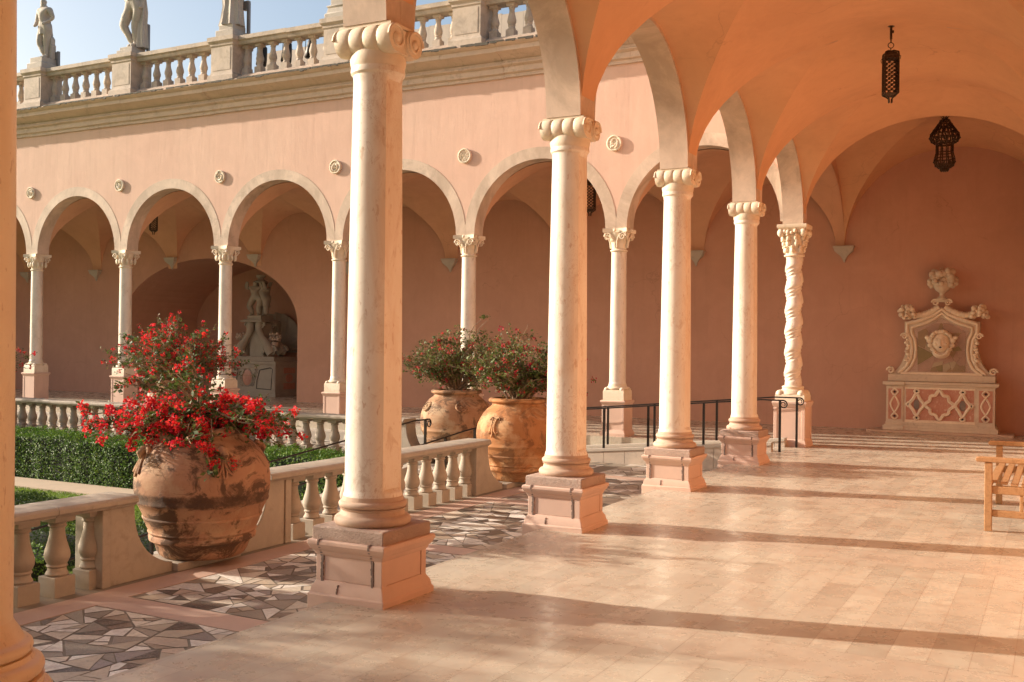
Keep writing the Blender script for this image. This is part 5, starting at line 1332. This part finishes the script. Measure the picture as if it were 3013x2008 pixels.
# shell
b=MB(); P=[]
for i in range(25):
    a=pi*i/24; row=[]
    for j in range(9):
        r=.2+.85*j/8; row.append((r*math.cos(a)*1.0,1.32-.16*abs(math.sin(a*11))*j/8+.12*(1-j/8),1.25+(r*1.08+.06*abs(math.sin(a*11))*(j==8))*math.sin(a)))
    P.append(row)
b.grid(P); P2=[[ (x,y+.06,z) for x,y,z in r] for r in P]; b.grid(P2,flip=True)
b.build('shell',M['nfount'],t,smooth=40)
for sx in(-1,1):
    b=MB(); b.lathe([(.10,1.42),(.12,1.50),(.10,1.56)],sx*.62,.45,12); fruit(b,(sx*.62,.45,1.64),.20,36,7+sx,.8); b.build('flower_basket',M['cornice'],t,smooth=60)
g=MB()
for k,(ox,oy,rz_) in enumerate(((-.11,.42,.3),(.11,.55,-.4),(0,.66,2.6))):
    v,f=figure(1.02,dict(hip=.05,lean=.02*(-1)**k,kl=(-.02,-.06),fl=(.02,.02),kr=(0,0),fr=(0,0),el=(-.02,-.06,.22),hl=(-.16,-.12,1.72),er=(.02,-.06,.2),hr=(.16,-.1,1.72)),k+11)
    Mx=Matrix.Translation((ox,oy,2.32))@Matrix.Rotation(rz_,4,'Z')@Matrix.Diagonal((2.1,2.1,1,1)); g.add([Mx@p for p in v],f)
g.build('figure_group',M['nfount'],t,smooth=180)
b=MB(); b.lathe([(.16,3.28),(.20,3.32),(.12,3.36),(.08,3.40),(.13,3.44),(.14,3.5),(.1,3.52)],.0,.53,18); b.build('basin',M['nfount'],t,smooth=50)

# ------------------------------------------------------------------ camera
cam=bpy.data.cameras.new('camera'); co=bpy.data.objects.new('camera',cam); sc.collection.objects.link(co); sc.camera=co
FPX,YAW,PIT,ROL=2387.644,.48617,.0023,.0121
cam.sensor_width=36; cam.lens=FPX/2353*36; cam.clip_start=.05; cam.clip_end=3000
fw=Vector((-math.sin(YAW)*math.cos(PIT),math.cos(YAW)*math.cos(PIT),math.sin(PIT))); rt=Vector((math.cos(YAW),math.sin(YAW),0)); up_=rt.cross(fw)
r2=rt*math.cos(ROL)+up_*math.sin(ROL); u2=-rt*math.sin(ROL)+up_*math.cos(ROL)
co.matrix_world=Matrix(((r2.x,u2.x,-fw.x,0),(r2.y,u2.y,-fw.y,0),(r2.z,u2.z,-fw.z,1.6),(0,0,0,1)))

# ------------------------------------------------------------------ light
AZ,EL=R(12.5),R(19.5)
d=Vector((math.cos(AZ)*math.cos(EL),math.sin(AZ)*math.cos(EL),-math.sin(EL)))
sl=bpy.data.lights.new('sun','SUN'); sl.energy=5.0; sl.angle=R(.53); sl.color=(1,.885,.74)
so=bpy.data.objects.new('sun',sl); sc.collection.objects.link(so); so.rotation_euler=d.to_track_quat('-Z','Y').to_euler()
w=bpy.data.worlds.new('World'); sc.world=w; w.use_nodes=True; nt=w.node_tree
sky=nt.nodes.new('ShaderNodeTexSky'); sky.sky_type='NISHITA'; sky.sun_disc=False; sky.sun_elevation=EL; sky.sun_rotation=math.atan2(-d.x,-d.y)%(2*pi)
sky.dust_density=3.2; sky.air_density=1.0; sky.ozone_density=.6
bg=nt.nodes['Background']; bg.inputs['Strength'].default_value=.115; nt.links.new(sky.outputs[0],bg.inputs['Color'])
sc.render.engine='CYCLES'; sc.cycles.max_bounces=12; sc.cycles.diffuse_bounces=8; sc.cycles.glossy_bounces=4; sc.cycles.transparent_max_bounces=8
sc.cycles.sample_clamp_indirect=8
vs_=sc.view_settings; vs_.view_transform='Standard'; vs_.look='None'; vs_.exposure=.82; vs_.gamma=1
sc.render.resolution_x=1024; sc.render.resolution_y=682
